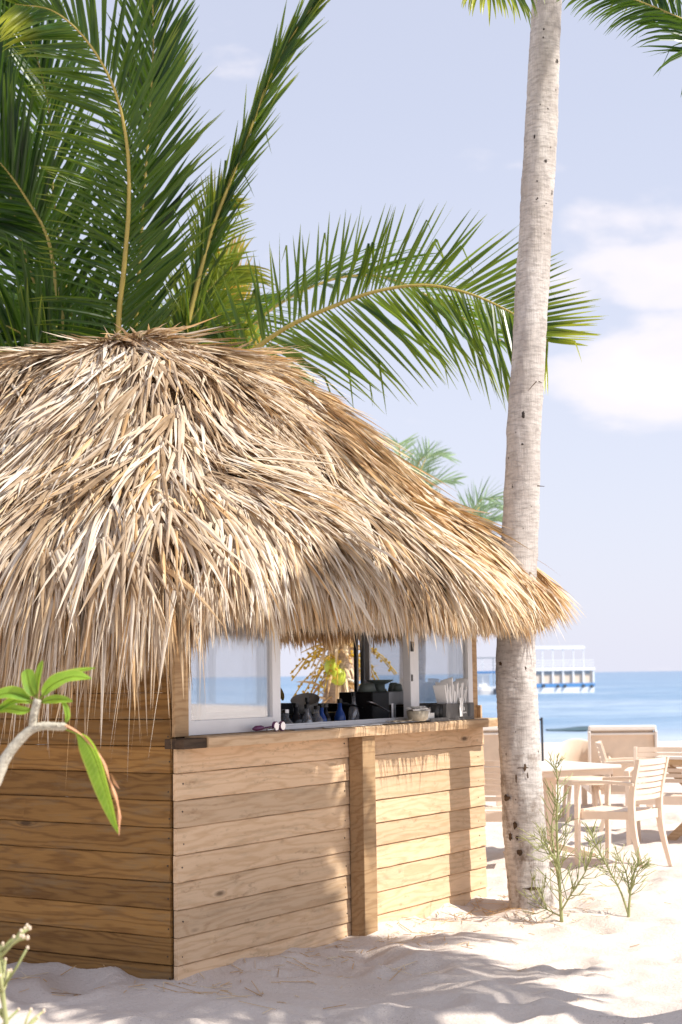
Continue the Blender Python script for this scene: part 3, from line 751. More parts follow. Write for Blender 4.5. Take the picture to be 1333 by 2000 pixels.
frond(palm, F([(262, 740), (270, 560), (280, 400), (292, 230), (300, 60), (290, -120)], 12.9, 12.5), 85, .80, 34, 46, .04, .10, (.5, -1, 0), 'frond_dark', r0=.028, width=.040, seed=4, kink=.04)
frond(palm, F([(170, 780), (118, 600), (95, 470), (50, 385), (0, 318), (-90, 230)], 12.9, 12.4), 80, .95, 60, 62, .30, .35, (0, -1, .2), 'frond_dark', r0=.028, width=.038, seed=6)
frond(palm, F([(150, 760), (70, 560), (25, 400), (0, 250), (-20, 100), (-60, -40)], 13.3, 13.6), 90, 1.0, 24, 34, .05, .1, (0, -1, 0), 'frond_dark', width=.040, seed=7)
frond(palm, F([(180, 760), (130, 560), (105, 380), (95, 210), (60, 80), (0, -20)], 13.5, 13.8), 85, .95, 35, 40, .06, .1, (.1, -1, 0), 'frond_dark', width=.04, seed=8)
frond(palm, F([(170, 770), (90, 690), (20, 640), (-60, 620)], 12.6, 12.0), 60, .85, 55, 55, .3, .35, (0, -1, .3), 'frond_dark', width=.036, seed=9)
frond(palm, F([(330, 760), (372, 640), (415, 560), (465, 520)], 13.0, 13.4), 60, .62, 60, 50, .42, .2, (0, -1, .3), 'frond_lime', width=.026, seed=10, kink=.2)
frond(palm, F([(345, 740), (380, 600), (402, 500), (412, 430), (430, 390)], 13.6, 13.2), 50, .50, 72, 30, .12, .1, (.1, -1, .1), 'frond_lime', 'rachis', width=.022, seed=12, kink=.15)
frond(palm, F([(330, 770), (360, 680), (400, 640), (440, 650)], 12.9, 12.6), 44, .62, 50, 50, .38, .3, (0, -1, .4), 'frond', width=.028, seed=13, kink=.15)
frond(palm, F([(120, 780), (30, 700), (-40, 690), (-120, 740)], 12.4, 11.7), 50, .7, 50, 50, .4, .4, (0, -1, .3), 'frond', width=.03, seed=14)
frond(palm, F([(90, 800), (-20, 640), (-35, 520), (-20, 400)], 12.4, 12.2), 40, .30, 40, 30, .2, .2, (0, -1, .2), 'frond_lime', 'rachis', width=.020, seed=15, kink=.35)
for i, a in enumerate((20, 70, 110, 150)):   # fronds on the far side, away from the camera
    c, s = math.cos(R(a)), math.sin(R(a)); p = CB
    frond(palm, [p, p + V((c * .9, s * .9, 1.2)), p + V((c * 2.0, s * 2.0, 1.7)), p + V((c * 3.2, s * 3.2, 1.2))], 60, .8, 60, 60, .2, .2, (0, 0, 1), 'frond_dark', seed=30 + i)

# --- tall palm growing through the edge of the eaves
tp = [(1.150, 10.02, -.12), (1.158, 10.02, .0), (1.110, 10.03, .62), (1.100, 10.05, 1.14), (1.096, 10.08, 1.70), (1.166, 10.13, 2.74), (1.232, 10.17, 3.50), (1.290, 10.21, 4.21), (1.372, 10.25, 5.17), (1.432, 10.30, 5.92), (1.56, 10.38, 7.6), (1.75, 10.5, 9.7)]
tall = thing('coconut_palm', 'tall slender palm whose bare pale grey trunk passes the right corner of the thatch', 'palm tree', (1.155, 10.02, 0))
path = catmull(tp, 460); m = MB(); rr_ = random.Random(9); rows = []; NS = 40
zs_w = [-.1, 0, .35, .62, 1.14, 1.7, 2.7, 3.46, 4.15, 5.08, 5.8, 8]; ws = [.150, .140, .134, .130, .127, .124, .112, .110, .107, .107, .101, .09]
Lc = 0; ringpos = [0]; 
for i in range(1, 460): Lc += (path[i] - path[i - 1]).length; ringpos.append(Lc)
for i, p in enumerate(path):
    r = interp(p.z, zs_w, ws); q = ringpos[i]; row = []
    for k in range(NS):
        a = 2 * math.pi * k / NS; c, s = math.cos(a), math.sin(a)
        sp = .052 + .010 * math.sin(q * 3.1)
        ph = ((q + .012 * mnoise.noise(V((c * 1.5, s * 1.5, q * 2)))) / sp) % 1
        rough = mnoise.noise(V((c * 3, s * 3, q * 8))) * .006 + mnoise.noise(V((c * 1.2, s * 1.2, q * 1.7))) * .010
        low = max(0, 1 - p.z / 1.9)
        rough += low * .012 * mnoise.noise(V((c * 4, s * 4, q * 5 + 9)))
        rr2 = r * (1 + .028 * (1 - ph) ** 2) + rough
        row.append((p.x - 1.155 + rr2 * c, p.y - 10.02 + rr2 * s, p.z))
    rows.append(row)
m.quad_grid(rows, True, 0, True); m.obj('trunk', MT['trunk'], tall, smooth=True)
# cut scars and splits in the bark
def scar(x, y, w, h, seed, hole=False):
    rs = random.Random(seed); z = at(x, y, 9.9).z; cx = interp(z, [p.z for p in path], [p.x for p in path]); cy = interp(z, [p.z for p in path], [p.y for p in path]); r = interp(z, zs_w, ws) + .004
    X = at(x, y, cy - r * .8).x - cx; X = max(-r * .96, min(r * .96, X)); a0 = -math.acos(X / r); m = MB(); n = 14
    c_ = []
    for k in range(n):
        t = 2 * math.pi * k / n; j = rs.uniform(.6, 1.25)
        a = a0 + (w / 2 / r) * math.cos(t) * j; zz = z + h / 2 * math.sin(t) * j
        c_.append((cx + r * math.cos(a) * 1.012 - 1.155, cy + r * math.sin(a) * 1.012 - 10.02, zz))
    ci = (cx + r * math.cos(a0) * 1.03 - 1.155, cy + r * math.sin(a0) * 1.03 - 10.02, z)
    m.v = c_ + [ci]; m.f = [(k, (k + 1) % n, n) for k in range(n)]; m.m = [0] * n
    m.obj('bark_scar', MT['nail'] if hole else MT['darkwood'], tall)
for i, s_ in enumerate(((1006, 1612, .028, .05), (1010, 1637, .02, .03), (991, 1560, .05, .045), (1040, 1735, .13, .02), (1016, 1665, .04, .05), (1025, 1500, .018, .045), (1008, 1520, .01, .06), (1030, 1515, .01, .05), (998, 1635, .03, .06), (979, 1296, .03, .03), (1026, 1306, .018, .03), (1020, 1500, .08, .008), (1005, 1730, .05, .03))): scar(*s_, i)
for i, s_ in enumerate(((1061, 22, .014, .016), (1060, 39, .012, .014), (1089, 84, .022, .034), (1069, 186, .013, .014), (1043, 242, .016, .03), (1028, 258, .012, .012), (1065, 292, .022, .022), (1048, 333, .012, .014), (1079, 351, .010, .05), (1054, 177, .01, .01), (1066, 377, .01, .01), (1022, 803, .022, .05), (1020, 862, .018, .014), (1047, 370, .01, .01), (1001, 945, .006, .03))): scar(*s_, 40 + i, True)
m = MB()
for (x, y, dx, dy) in ((1048, 745, -16, 18), (1053, 745, 6, 3), (1050, 949, 14, 1)):
    a = at(x, y, 9.98); b = at(x + dx, y + dy, 9.93); o_ = V((1.155, 10.02, 0)); m.tube([a - o_, b - o_], [.004, .0015], 5)
m.obj('twig', MT['darkwood'], tall)
CT = V((1.75, 10.5, 9.7))
for i in range(12):      # crown, above the picture apart from two drooping fronds
    a = R(i * 30 + 8); c, s = math.cos(a), math.sin(a); up = (.9, .3, -.2)[i % 3]; L = 3.1
    frond(tall, [CT, CT + V((c * L * .3, s * L * .3, .5 + up * .5)), CT + V((c * L * .65, s * L * .65, .55 + up * .6)), CT + V((c * L, s * L, -.1 + up * .5))], 46, .75, 62, 62, .35, .35, (0, 0, 1), 'frond', seed=60 + i, width=.036)
frond(tall, [CT, V((1.9, 9.8, 9.2)), V((1.75, 9.3, 7.8)), at(1150, -180, 9.6), at(1010, -55, 9.2), at(965, -25, 9.0), at(920, -20, 8.9)], 64, .50, 60, 62, .25, .5, (0, -.8, .6), 'frond', seed=80, width=.022, start=.3)
frond(tall, [CT, V((2.5, 9.8, 9.6)), V((3.2, 9.3, 8.0)), V((3.3, 9.1, 6.8)), at(1420, 80, 9.0), at(1333, 38, 9.0), at(1240, 0, 9.1), at(1130, -28, 9.2)], 96, .42, 62, 66, .2, .5, (0, -.9, .3), 'frond_dark', seed=81, width=.022, start=.2)
frond(tall, [CT, V((2.6, 9.8, 9.4)), V((3.2, 9.5, 7.9)), at(1500, -80, 9.4), at(1400, -90, 9.4), at(1300, -60, 9.4), at(1220, -40, 9.5)], 60, .45, 62, 62, .3, .5, (0, -.9, .3), 'frond', seed=82, width=.022, start=.3)

# --- yellowing little palm between hut and sea, seen through the window
YC = at(660, 1300, 16.2)
yp = thing('short_palm', 'short palm with golden fronds and a green coconut, seen through the open window', 'palm tree', (YC.x, YC.y, 0))
simple_trunk(yp, [(YC.x - .05, YC.y, -.1), (YC.x - .04, YC.y, .8), (YC.x, YC.y, 1.25), (YC.x + .05, YC.y, 1.8)], .19, .13, 'trunk_rough', .085, 18, 60, bulge=.16)
rnd2 = random.Random(21)
m = MB()      # leaf-base fibres and husks
for k in range(70):
    a = rnd2.uniform(0, 6.28); z0 = rnd2.uniform(1.2, 1.95); r = .14; c, s = math.cos(a), math.sin(a)
    p = V((r * c + .02, r * s, z0)); blade(m, p, V((c * .5, s * .5, rnd2.uniform(-1, .6))), rnd2.uniform(.15, .42), rnd2.uniform(.03, .07), V((c, s, .3)), .3, rnd2)
m.obj('husk', MT['thatch_gold'], yp)
m = MB()
for k in range(3):
    pts_ = [(-.19 * math.cos(t * 2.8 + k), -.19 * math.sin(t * 2.8 + .3), 1.0 + .17 * k + .16 * t) for t in np.linspace(0, 1, 12)]; m.tube(pts_, .012, 6)
m.obj('rope_fibre', MT['napkin'], yp, smooth=True)
for i, (px_, py_) in enumerate(((652, 1316), (662, 1322), (648, 1302))):
    p = at(px_, py_, 16.0) - yp.location; m = MB(); m.lathe([(.005, .09), (.05, .075), (.075, .02), (.07, -.04), (.04, -.08), (.005, -.095)], 14); m.obj('coconut', MT['coconut'], yp, smooth=True, loc=p)
for i in range(13):
    a = R(i * 360 / 13 + 10); c, s = math.cos(a), math.sin(a); p = V((YC.x + .04, YC.y, 1.78)); L = rnd2.uniform(.8, 1.2); up = rnd2.uniform(.9, 1.6)
    frond(yp, [p + V((c * .1, s * .1, -.1)), p + V((c * L * .25, s * .3 * L, up * .45)), p + V((c * L * .6, s * L * .6, up * .85)), p + V((c * L, s * L, up * .75))], 34, .45, 60, 60, .4, .4, (0, -.3, 1), 'frond_gold', 'rachis_gold', seed=100 + i, width=.026, kink=.2, start=.15)
frond(yp, [YC + V((0, 0, .4)), at(570, 1000, 16.3), at(500, 750, 16.4), at(455, 590, 16.4), at(440, 500, 16.3)], 60, .55, 45, 45, .1, .3, (0, -1, .2), 'frond_gold', 'rachis_gold', seed=120, width=.03, start=.4)
m = MB()      # flower stalks hanging with small beads
for k in range(26):
    a = rnd2.uniform(0, 6.28); p = V((.15 * math.cos(a) + .05, .15 * math.sin(a), 1.72 + rnd2.uniform(-.15, .1)))
    d = V((math.cos(a) * .35 + rnd2.uniform(-.1, .1), math.sin(a) * .3, rnd2.uniform(-.1, .25))); q = [p + d * t + V((0, 0, -.35 * t * t)) for t in (0, .33, .66, 1)]
    m.tube(q, .007, 5)
    for t in range(7):
        cpt = p + d * (.3 + t * .1) + V((0, 0, -.35 * (.3 + t * .1) ** 2)); m.lathe([(.001, .016), (.013, .008), (.013, -.008), (.001, -.016)], 6, cpt + V((rnd2.uniform(-.03, .03), 0, rnd2.uniform(-.03, .03))))
m.obj('flower_stalk', MT['frond_gold'], yp)
m = MB(); m.tube([at(588, 1275, 16.1) - yp.location, at(615, 1262, 16.1) - yp.location, at(640, 1258, 16.1) - yp.location], [.004, .01, .014], 6); m.obj('stalk', MT['rachis_gold'], yp)

# --- two small pale palms far behind the roof
for i, (cx_, cy_, Y_, n_, lab) in enumerate(((785, 1010, 27, 9, 'pale green palm top just clearing the roof slope, left of two'), (880, 1115, 24, 11, 'pale green palm top fanning above the roof slope close to the tall trunk'))):
    c0 = at(cx_, cy_, Y_); fp = thing('distant_palm', lab, 'palm tree', (c0.x, c0.y, 0), group='pale palms beyond the hut')
    simple_trunk(fp, [(c0.x, c0.y, -.2), (c0.x + .05, c0.y, c0.z * .5), (c0.x, c0.y, c0.z)], .15, .10, 'trunk', .08, 12, 40)
    for k in range(n_):
        a = R(k * 360 / n_ + 25); c, s = math.cos(a), math.sin(a); up = (1.15, .95, .6)[k % 3] if i == 0 else (1.05, .8, .5)[k % 3]
        frond(fp, [c0, c0 + V((c * .3, s * .4, up * .55)), c0 + V((c * .55, s * .8, up * .95)), c0 + V((c * .95, s * 1.2, up * .95))], 30, .50, 55, 55, .12, .12, (0, -.6, .8), 'frond_far', seed=200 + i * 20 + k, width=.032, start=.1)

# --- unseen palm added on the right, its crown shaped to shade the serving front
SP = V((5.2, 3.4, 0)); shp = thing('coconut_palm', 'unseen palm added to the right, its crown shaped to shade the hut front', 'palm tree', SP)
ct2 = V((3.40, 6.97, 4.95))
simple_trunk(shp, [SP, V((4.5, 5.4, 2.6)), ct2], .17, .11, 'trunk', .06, 16, 60)
for i in range(26):
    a = R(i * 360 / 26 + 4); c, s = math.cos(a), math.sin(a); L = (1.35, 1.1, .9)[i % 3]; up = (.1, .4, .7)[i % 3]
    frond(shp, [ct2, ct2 + V((c * L * .3, s * L * .3, .25 + up * .4)), ct2 + V((c * L * .65, s * L * .65, .2 + up * .4)), ct2 + V((c * L, s * L, -.5 + up * .3))], 40, .50, 60, 60, .3, .3, (0, 0, 1), 'frond', seed=300 + i, width=.05)

# ------------------------------------------------------------------ chairs and tables
def make_chair():
    t = thing('garden_chair', '', 'chair')
    m_ = 'resin'; W, D, SH = .27, .24, .44       # half width, half depth; front is +x
    for y in (-1, 1):
        m = MB(); m.bar((.24, y * .25, 0), (.225, y * .25, .65), .036, .042, (0, 1, 0)); m.obj('leg', MT[m_], t, bevel=.004)
        m = MB(); pts_ = [(-.31, y * .235, 0), (-.245, y * .235, .25), (-.225, y * .235, .45), (-.245, y * .24, .62), (-.30, y * .245, .84)]
        pr = catmull(pts_, 12); rows = []
        for i, p in enumerate(pr):
            w = interp(i, [0, 5, 11], [.034, .056, .034]); rows.append([(p.x - w / 2, p.y - .016, p.z), (p.x + w / 2, p.y - .016, p.z), (p.x + w / 2, p.y + .016, p.z), (p.x - w / 2, p.y + .016, p.z)])
        m.quad_grid(rows, True, 0, True); m.obj('leg', MT[m_], t, bevel=.003)
        m = MB(); rows = []
        for i in range(9):
            u = i / 8; x = lerp(-.262, .262, u); z = .655 + .012 * math.sin(u * math.pi) - .004; w = .045
            rows.append([(x, y * .252 - w / 2, z - .012), (x, y * .252 + w / 2, z - .012), (x, y * .252 + w / 2, z + .012), (x, y * .252 - w / 2, z + .012)])
        m.quad_grid(rows, True, 0, True); m.obj('armrest', MT[m_], t, bevel=.004)
        m = MB(); m.bar((-.20, y * .225, .415), (.205, y * .225, .405), .022, .062); m.obj('seat_rail', MT[m_], t, bevel=.003)
    m = MB(); m.bar((.215, -.21, .405), (.215, .21, .405), .024, .062); m.obj('seat_rail', MT[m_], t, bevel=.003)
    m = MB(); m.bar((-.215, -.21, .405), (-.215, .21, .405), .024, .07); m.obj('seat_rail', MT[m_], t, bevel=.003)
    for k in range(9):
        x = -.185 + k * .047; m = MB(); z = .438 - .010 * math.sin((k + 1) / 10 * math.pi)
        m.box((x, -.213, z), (x + .038, .213, z + .012)); m.obj('seat_slat', MT[m_], t)
    for k in range(7):
        z = .545 + k * .045; x = interp(z, [.45, .62, .84], [-.225, -.245, -.30]); m = MB(); rows = []
        for i in range(9):
            u = i / 8; y = lerp(-.222, .222, u); xx = x - .035 * math.sin(u * math.pi)
            hh = .017 if k < 6 else .021
            rows.append([(xx - .007, y, z - hh), (xx + .007, y, z - hh), (xx + .005, y, z + hh), (xx - .009, y, z + hh)])
        m.quad_grid(rows, True, 0, True); m.obj('back_slat', MT[m_], t)
    return t
ch = make_chair()
spots = [((2.13, 12.50), 143, 'cream slatted armchair nearest the camera, turned away with its curved back to the right'),
         ((2.74, 15.3), -10, 'cream slatted armchair standing side-on beyond the table'),
         ((2.74, 13.95), -108, 'cream slatted armchair cut by the right edge of the picture, back slats in shade'),
         ((1.22, 12.45), 84, 'cream slatted armchair half hidden between the hut and the palm trunk')]
for i, ((x, y), a, lab) in enumerate(spots):
    o = ch if i == 0 else copy_tree(ch); o.location = (x, y, ground_z(x, y) - .012); o.rotation_euler.z = R(a); o['label'] = lab; o['group'] = 'slatted armchairs on the sand'
def make_table(loc, rz, size, top, legmat, label, cross=False):
    t = thing('garden_table', label, 'table', loc, rz, 'tables on the sand'); h = size / 2
    m = MB(); m.box((-h, -h, .725), (h, h, .752)); m.obj('table_top', MT[top], t, bevel=.006)
    m = MB(); m.box((-h + .05, -h + .05, .675), (h - .05, h - .05, .724)); m.obj('apron', MT[legmat], t)
    if cross:
        for s in (-1, 1):
            for k in (-1, 1):
                m = MB(); m.bar((-h * .9 * k, s * (h - .12) + .02 * k, 0), (h * .85 * k, s * (h - .12) + .02 * k, .67), .034, .075, (0, 0, 1)); m.obj('leg', MT[legmat], t, bevel=.003)
    else:
        m = MB(); m.box((-.05, -.05, .08), (.05, .05, .674)); m.obj('pedestal', MT[legmat], t, bevel=.004)
        for k in range(4):
            a = k * math.pi / 2 + .78; m = MB(); m.bar((.05 * math.cos(a), .05 * math.sin(a), .10), (.38 * math.cos(a), .38 * math.sin(a), .02), .05, .05); m.obj('foot', MT[legmat], t, bevel=.004)
    return t
make_table((1.66, 13.15, .0), R(28), .86, 'tabletop', 'resin', 'pale square pedestal table behind the tall palm trunk')
make_table((3.35, 14.3, .0), R(-35), .86, 'resin_white', 'tablewood', 'pale table on crossed wooden legs behind the armchair cut by the right edge', True)
def lounge(loc, rz, label, w=.66):
    t = thing('beach_lounger', label, 'lounger', loc, rz, 'cream loungers by the tables'); h = w / 2
    rows = []
    for i in range(8):
        u = i / 7; z = lerp(.30, .93, u); y = -.30 - .12 * u - .02 * math.sin(u * 3)
        hw = h * (1 - .05 * u ** 4); rows.append([(-hw, y - .035, z), (hw, y - .035, z), (hw, y + .035, z), (-hw, y + .035, z)])
    m = MB(); m.quad_grid(rows, True, 0, True); m.obj('backrest', MT['resin_tan'], t, bevel=.012)
    m = MB(); m.bar((-h - .012, -.455, .925), (h + .012, -.455, .925), .10, .05); m.obj('top_rail', MT['resin_white'], t, bevel=.012)  # sunlit top of the back put into whiter resin
    m = MB(); m.bar((-h - .005, -.45, .865), (h + .005, -.45, .865), .085, .022); m.obj('trim', MT['resin_white'], t, bevel=.006)
    for s in (-1, 1):
        m = MB(); m.bar((s * (h + .008), -.36, .27), (s * (h + .008), -.47, .90), .024, .11, (0, 1, 0)); m.obj('side_rail', MT['resin_white'], t, bevel=.006)
    m = MB(); m.box((-h, -.30, .24), (h, 1.25, .31)); m.obj('seat', MT['resin'], t, bevel=.015)
    for sx_ in (-1, 1):
        for yy_ in (-.24, 1.15):
            m = MB(); m.box((sx_ * (h - .05) - .03, yy_ - .03, -.02), (sx_ * (h - .05) + .03, yy_ + .03, .239)); m.obj('leg', MT['resin'], t)
    return t
lounge((2.89, 16.9, -.0), R(-4), 'cream lounger with a tan back whose sunlit top is coloured white, in front of the sea')
lounge((1.56, 17.4, -.0), R(3), 'tan lounger back showing between the hut wall and the palm trunk')
tc_ = thing('tub_chair', 'tan tub chair with a rounded solid back behind the table', 'chair', (2.42, 16.4, 0), R(-90))
m = MB(); rows = []
for zz_, inr in ((.36, .29), (.62, .31), (.80, .315), (.815, .30), (.80, .285), (.62, .28), (.36, .262)):
    rows.append([(inr * math.cos(a), inr * math.sin(a), zz_ - (.10 * abs(a - math.pi) ** 1.6 if zz_ > .6 else 0)) for a in np.linspace(math.pi - 1.7, math.pi + 1.7, 24)])
m.quad_grid(rows); m.obj('backrest', MT['resin_tan'], tc_, smooth=True)
m = MB(); m.lathe([(.001, .44), (.24, .44), (.27, .42), (.27, .37), (.001, .36)], 24); m.obj('seat', MT['resin_tan'], tc_, smooth=False)
for k in range(4):
    a = k * math.pi / 2 + .78; m = MB(); m.tube([(.2 * math.cos(a), .2 * math.sin(a), .36), (.26 * math.cos(a), .26 * math.sin(a), -.02)], [.02, .014], 8); m.obj('leg', MT['resin_tan'], tc_, smooth=True)
p = at(1061, 1500, 22); ps = thing('beach_shower_pole', 'thin dark pole with a short side arm, just right of the palm trunk', 'pole', (p.x, p.y, ground_z(p.x, p.y)))
m = MB(); m.tube([(0, 0, 0), (0, 0, .93)], .016, 8); m.obj('pole', MT['black'], ps); m = MB(); m.tube([(0, 0, .90), (-.07, 0, .90)], .012, 8); m.obj('arm', MT['black'], ps)
m = MB(); m.box((-.04, -.04, 0), (.04, .04, .10)); m.obj('base', MT['darkgrey'], ps, bevel=.006)

# fallen strands, twigs and leaf scraps on the sand
rl = random.Random(77); m = MB()
for k in range(520):
    if k < 260: u = rl.uniform(-.3, LW + .5); w_ = -abs(rl.gauss(0, .35)) - .02; p = AX + E1 * u + E2 * w_
    elif k < 380: p = V((1.16 + rl.gauss(0, .28), 9.95 + rl.gauss(0, .30), 0))
    elif k < 440: p = AX + E2 * rl.uniform(0, 1.6) + E1 * -abs(rl.gauss(0, .3))
    else: p = V((rl.uniform(-1.8, 3.5), rl.uniform(6.8, 13), 0))
    p.z = ground_z(p.x, p.y) + .006; a = rl.uniform(0, 6.28); L = rl.uniform(.02, .09) if rl.random() < .85 else rl.uniform(.10, .22)
    b_ = p + V((math.cos(a) * L, math.sin(a) * L, 0)); b_.z = ground_z(b_.x, b_.y) + .008; w = rl.uniform(.0012, .005)
    m.bar(p, b_, w, .0025)
lit = m.obj('litter', MT['thatch_gold']); lit['kind'] = 'stuff'; lit['label'] = 'bits of fallen thatch and twigs lying on the sand'; lit['category'] = 'litter'

# ------------------------------------------------------------------ boats
bc = at(1075, 1352, 166); SZ0 = SEA
bt = thing('tour_boat', 'white two-deck tour boat with a blue stripe, anchored right of the trunk', 'boat', (bc.x, bc.y, SZ0), R(22))
HL, HW = 4.5, 1.4
def hull(parent, hl, hw, h, mat, z0=-.2, taper=.0):
    rows = []
    for i in range(11):
        x = lerp(-hl, hl, i / 10); w = hw * (1 if i > 2 else (.45, .75, .92)[i]); rows.append([(x, -w * .97, z0), (x, w * .97, z0), (x, w, h + (.12 if i < 2 else 0)), (x, -w, h + (.12 if i < 2 else 0))])
    m = MB(); m.quad_grid(rows, True, 0, True); return m.obj('hull', mat, parent)
hull(bt, HL, HW, .62, MT['boat'])
m = MB(); m.box((-HL + .3, -HW - .03, .64), (HL + .03, HW + .03, .98)); m.obj('blue_band', MT['boatblue'], bt)
m = MB(); m.box((-HL + .3, -HW - .05, 2.42), (HL + .1, HW + .05, 2.62)); m.obj('upper_deck', MT['boat'], bt)
m = MB(); m.box((-HL + .3, -HW - .07, 2.30), (HL + .05, HW + .02, 2.41)); m.obj('deck_trim', MT['boat'], bt)
m = MB(); m.box((-HL + .2, -HW + .20, 1.03), (HL - .1, -HW + .26, 2.29)); m.obj('cabin_side', MT['resin_tan'], bt)
m = MB(); m.box((-HL + .1, -HW - .1, 4.55), (HL - 1.1, HW + .1, 4.85)); m.obj('roof', MT['boat'], bt)
for x in np.linspace(-HL + .5, HL - .08, 8):
    m = MB(); m.box((x - .09, -HW - .01, 1.02), (x + .09, -HW + .13, 2.30)); m.obj('post', MT['boat'], bt)
    m = MB(); m.box((x - .07, HW - .13, 1.02), (x + .07, HW + .0, 2.30)); m.obj('post', MT['boat'], bt)
for x in np.linspace(-HL + .5, HL - 1.2, 7):
    m = MB(); m.box((x - .04, -HW, 2.62), (x + .04, -HW + .08, 4.62)); m.obj('roof_post', MT['boat'], bt)
for z in (2.85, 3.1, 3.35):
    m = MB(); m.box((-HL + .3, -HW - .02, z), (HL, -HW + .01, z + .05)); m.obj('rail', MT['boat'], bt)
m = MB(); m.box((-HL + .6, -.4, 1.02), (HL - .4, .3, 1.9)); m.obj('bench', MT['resin_white'], bt)
m = MB(); m.box((-HL + .8, -HW + .14, 1.95), (HL - .4, -HW + .18, 2.28)); m.obj('rolled_blind', MT['greyframe'], bt)
for x in (-1.6, .1, .9, 3.1, 4.1, -3.2):
    m = MB(); m.tube([(x, -HW - .04, .68 + .1 * math.sin(x * 3)), (x, -HW - .2, .68 + .1 * math.sin(x * 3))], .17, 12); m.obj('fender', MT['tyre'], bt)
bc = at(951, 1354, 172); b2 = thing('tour_boat', 'smaller boat with a blue canopy, in the gap between hut and trunk', 'boat', (bc.x, bc.y, SZ0), R(8))
hull(b2, 2.1, .9, .75, MT['boat'])
m = MB(); m.box((-1.9, -.95, 2.15), (2.0, .95, 2.38)); m.obj('canopy', MT['boatblue'], b2)
m = MB(); m.box((-1.0, -.6, .75), (.2, .6, 2.14)); m.obj('cabin', MT['boat'], b2); m = MB(); m.box((-1.85, -.9, 1.95), (.3, .9, 2.14)); m.obj('white_trim', MT['boat'], b2)
m = MB(); m.box((-2.0, -.9, 3.75), (2.1, .9, 3.86)); m.obj('roof', MT['greyframe'], b2)
for x in (-1.8, -.6, .6, 1.7):
    m = MB(); m.box((x - .05, -.88, .75), (x + .05, -.8, 3.75)); m.obj('post', MT['boat'] if x != .6 else MT['greyframe'], b2)
for z in (2.75, 3.1):
    m = MB(); m.box((-1.9, -.92, z), (2.0, -.89, z + .05)); m.obj('rail', MT['boat'], b2)
bc = at(952, 1357, 160); dg = thing('dinghy', 'small pale dinghy with a dark outboard beside the blue-canopied boat', 'boat', (bc.x, bc.y, SZ0), R(5))
hull(dg, 1.3, .55, .42, MT['resin_white']); m = MB(); m.box((.55, -.7, .05), (.95, -.45, .62)); m.obj('outboard', MT['tyre'], dg, bevel=.03)
m = MB(); m.box((-.7, -.4, .42), (.2, .4, .8)); m.obj('seat', MT['boat'], dg, bevel=.05)

# ------------------------------------------------------------------ things on the counter and inside
HM = Matrix.Translation(AX) @ Matrix.Rotation(math.atan2(E1.y, E1.x), 4, 'Z'); RZ = math.atan2(E1.y, E1.x)
def H(x, y, z): return HM @ V((x, y, z))
ZC = 1.2145; ZS = 1.1105
def single(mb_, name, mats, label, cat, loc, rz=0, group=None, smooth=True, bevel=0):
    o = mb_.obj(name, mats, None, smooth=smooth, bevel=bevel, loc=loc, rot=(0, 0, rz)); return tag(o, label, cat, group)
# folded round sunglasses
sg = thing('sunglasses', 'purple folded round sunglasses lying on the counter by the left window', 'sunglasses', H(.72, -.045, ZC), RZ)
for k, x in enumerate((.055, .115)):
    m = MB(); m.tube([(x, -.006, .026), (x, .004, .026)], .026, 20); m.obj('rim', MT['purple'], sg, smooth=False)
    m = MB(); m.tube([(x, -.010, .026), (x, -.004, .026)], .021, 20); m.obj('lens', MT['mirror'], sg)
m = MB(); m.bar((.075, -.002, .034), (.095, -.002, .034), .006, .006); m.obj('bridge', MT['steel'], sg)
m = MB(); m.tube([(-.125, .012, .018), (-.10, .012, .020), (-.055, .012, .022), (-.03, .01, .020)], [.006, .014, .013, .006], 10); m.obj('temple_tip', MT['purple'], sg, smooth=True)
m = MB(); m.tube([(-.04, .010, .02), (.03, .008, .024)], .0045, 8); m.obj('temple', MT['purple'], sg, smooth=True)
m = MB(); m.tube([(-.035, -.012, .010), (.03, -.012, .012)], [.006, .009], 8); m.obj('temple', MT['steel'], sg, smooth=True)
def sheet_pap(pts, z, mat, label, name='menu_sheet'):
    m = MB(); b = [(x, y, 0) for x, y in pts]; c = (sum(p[0] for p in pts) / 4, sum(p[1] for p in pts) / 4)
    m.v = [(x - c[0], y - c[1], 0) for x, y in pts] + [(x - c[0], y - c[1], .002) for x, y in pts]; m.f = [(3, 2, 1, 0), (4, 5, 6, 7), (0, 1, 5, 4), (1, 2, 6, 5), (2, 3, 7, 6), (3, 0, 4, 7)]; m.m = [0] * 6
    return single(m, name, MT[mat], label, 'menu', H(c[0], c[1], z), RZ, 'menus lying on the counter', False)
sheet_pap([(.88, -.10), (1.12, -.112), (1.22, .01), (1.0, .02)], ZC + .0005, 'greypaper', 'grey menu sheet on the counter next to the sunglasses')
sheet_pap([(1.18, -.09), (1.75, -.112), (1.85, .0), (1.30, .012)], ZC + .0030, 'paper', 'long white menu sheet on the middle of the counter')
sheet_pap([(1.70, -.07), (2.20, -.095), (2.30, -.01), (1.82, .015)], ZC + .0058, 'paper', 'white menu sheet below the window jamb, farthest to the right')
m = MB()
for k in range(14):
    a = k * 2.4; r = .012 * math.sqrt(k); m.box((1.93 + r * 3 * math.cos(a) - .02, .0 + r * math.sin(a) - .012, k * .0006), (1.93 + r * 3 * math.cos(a) + .02, r * math.sin(a) + .012, k * .0006 + .004))
m.v = [(x - 1.93, y, z) for x, y, z in m.v]; single(m, 'sugar_sachets', MT['beige'], 'loose beige sugar sachets scattered beside the sugar bowl', 'sachets', H(2.03, -.06, ZC + .009), RZ, smooth=False)
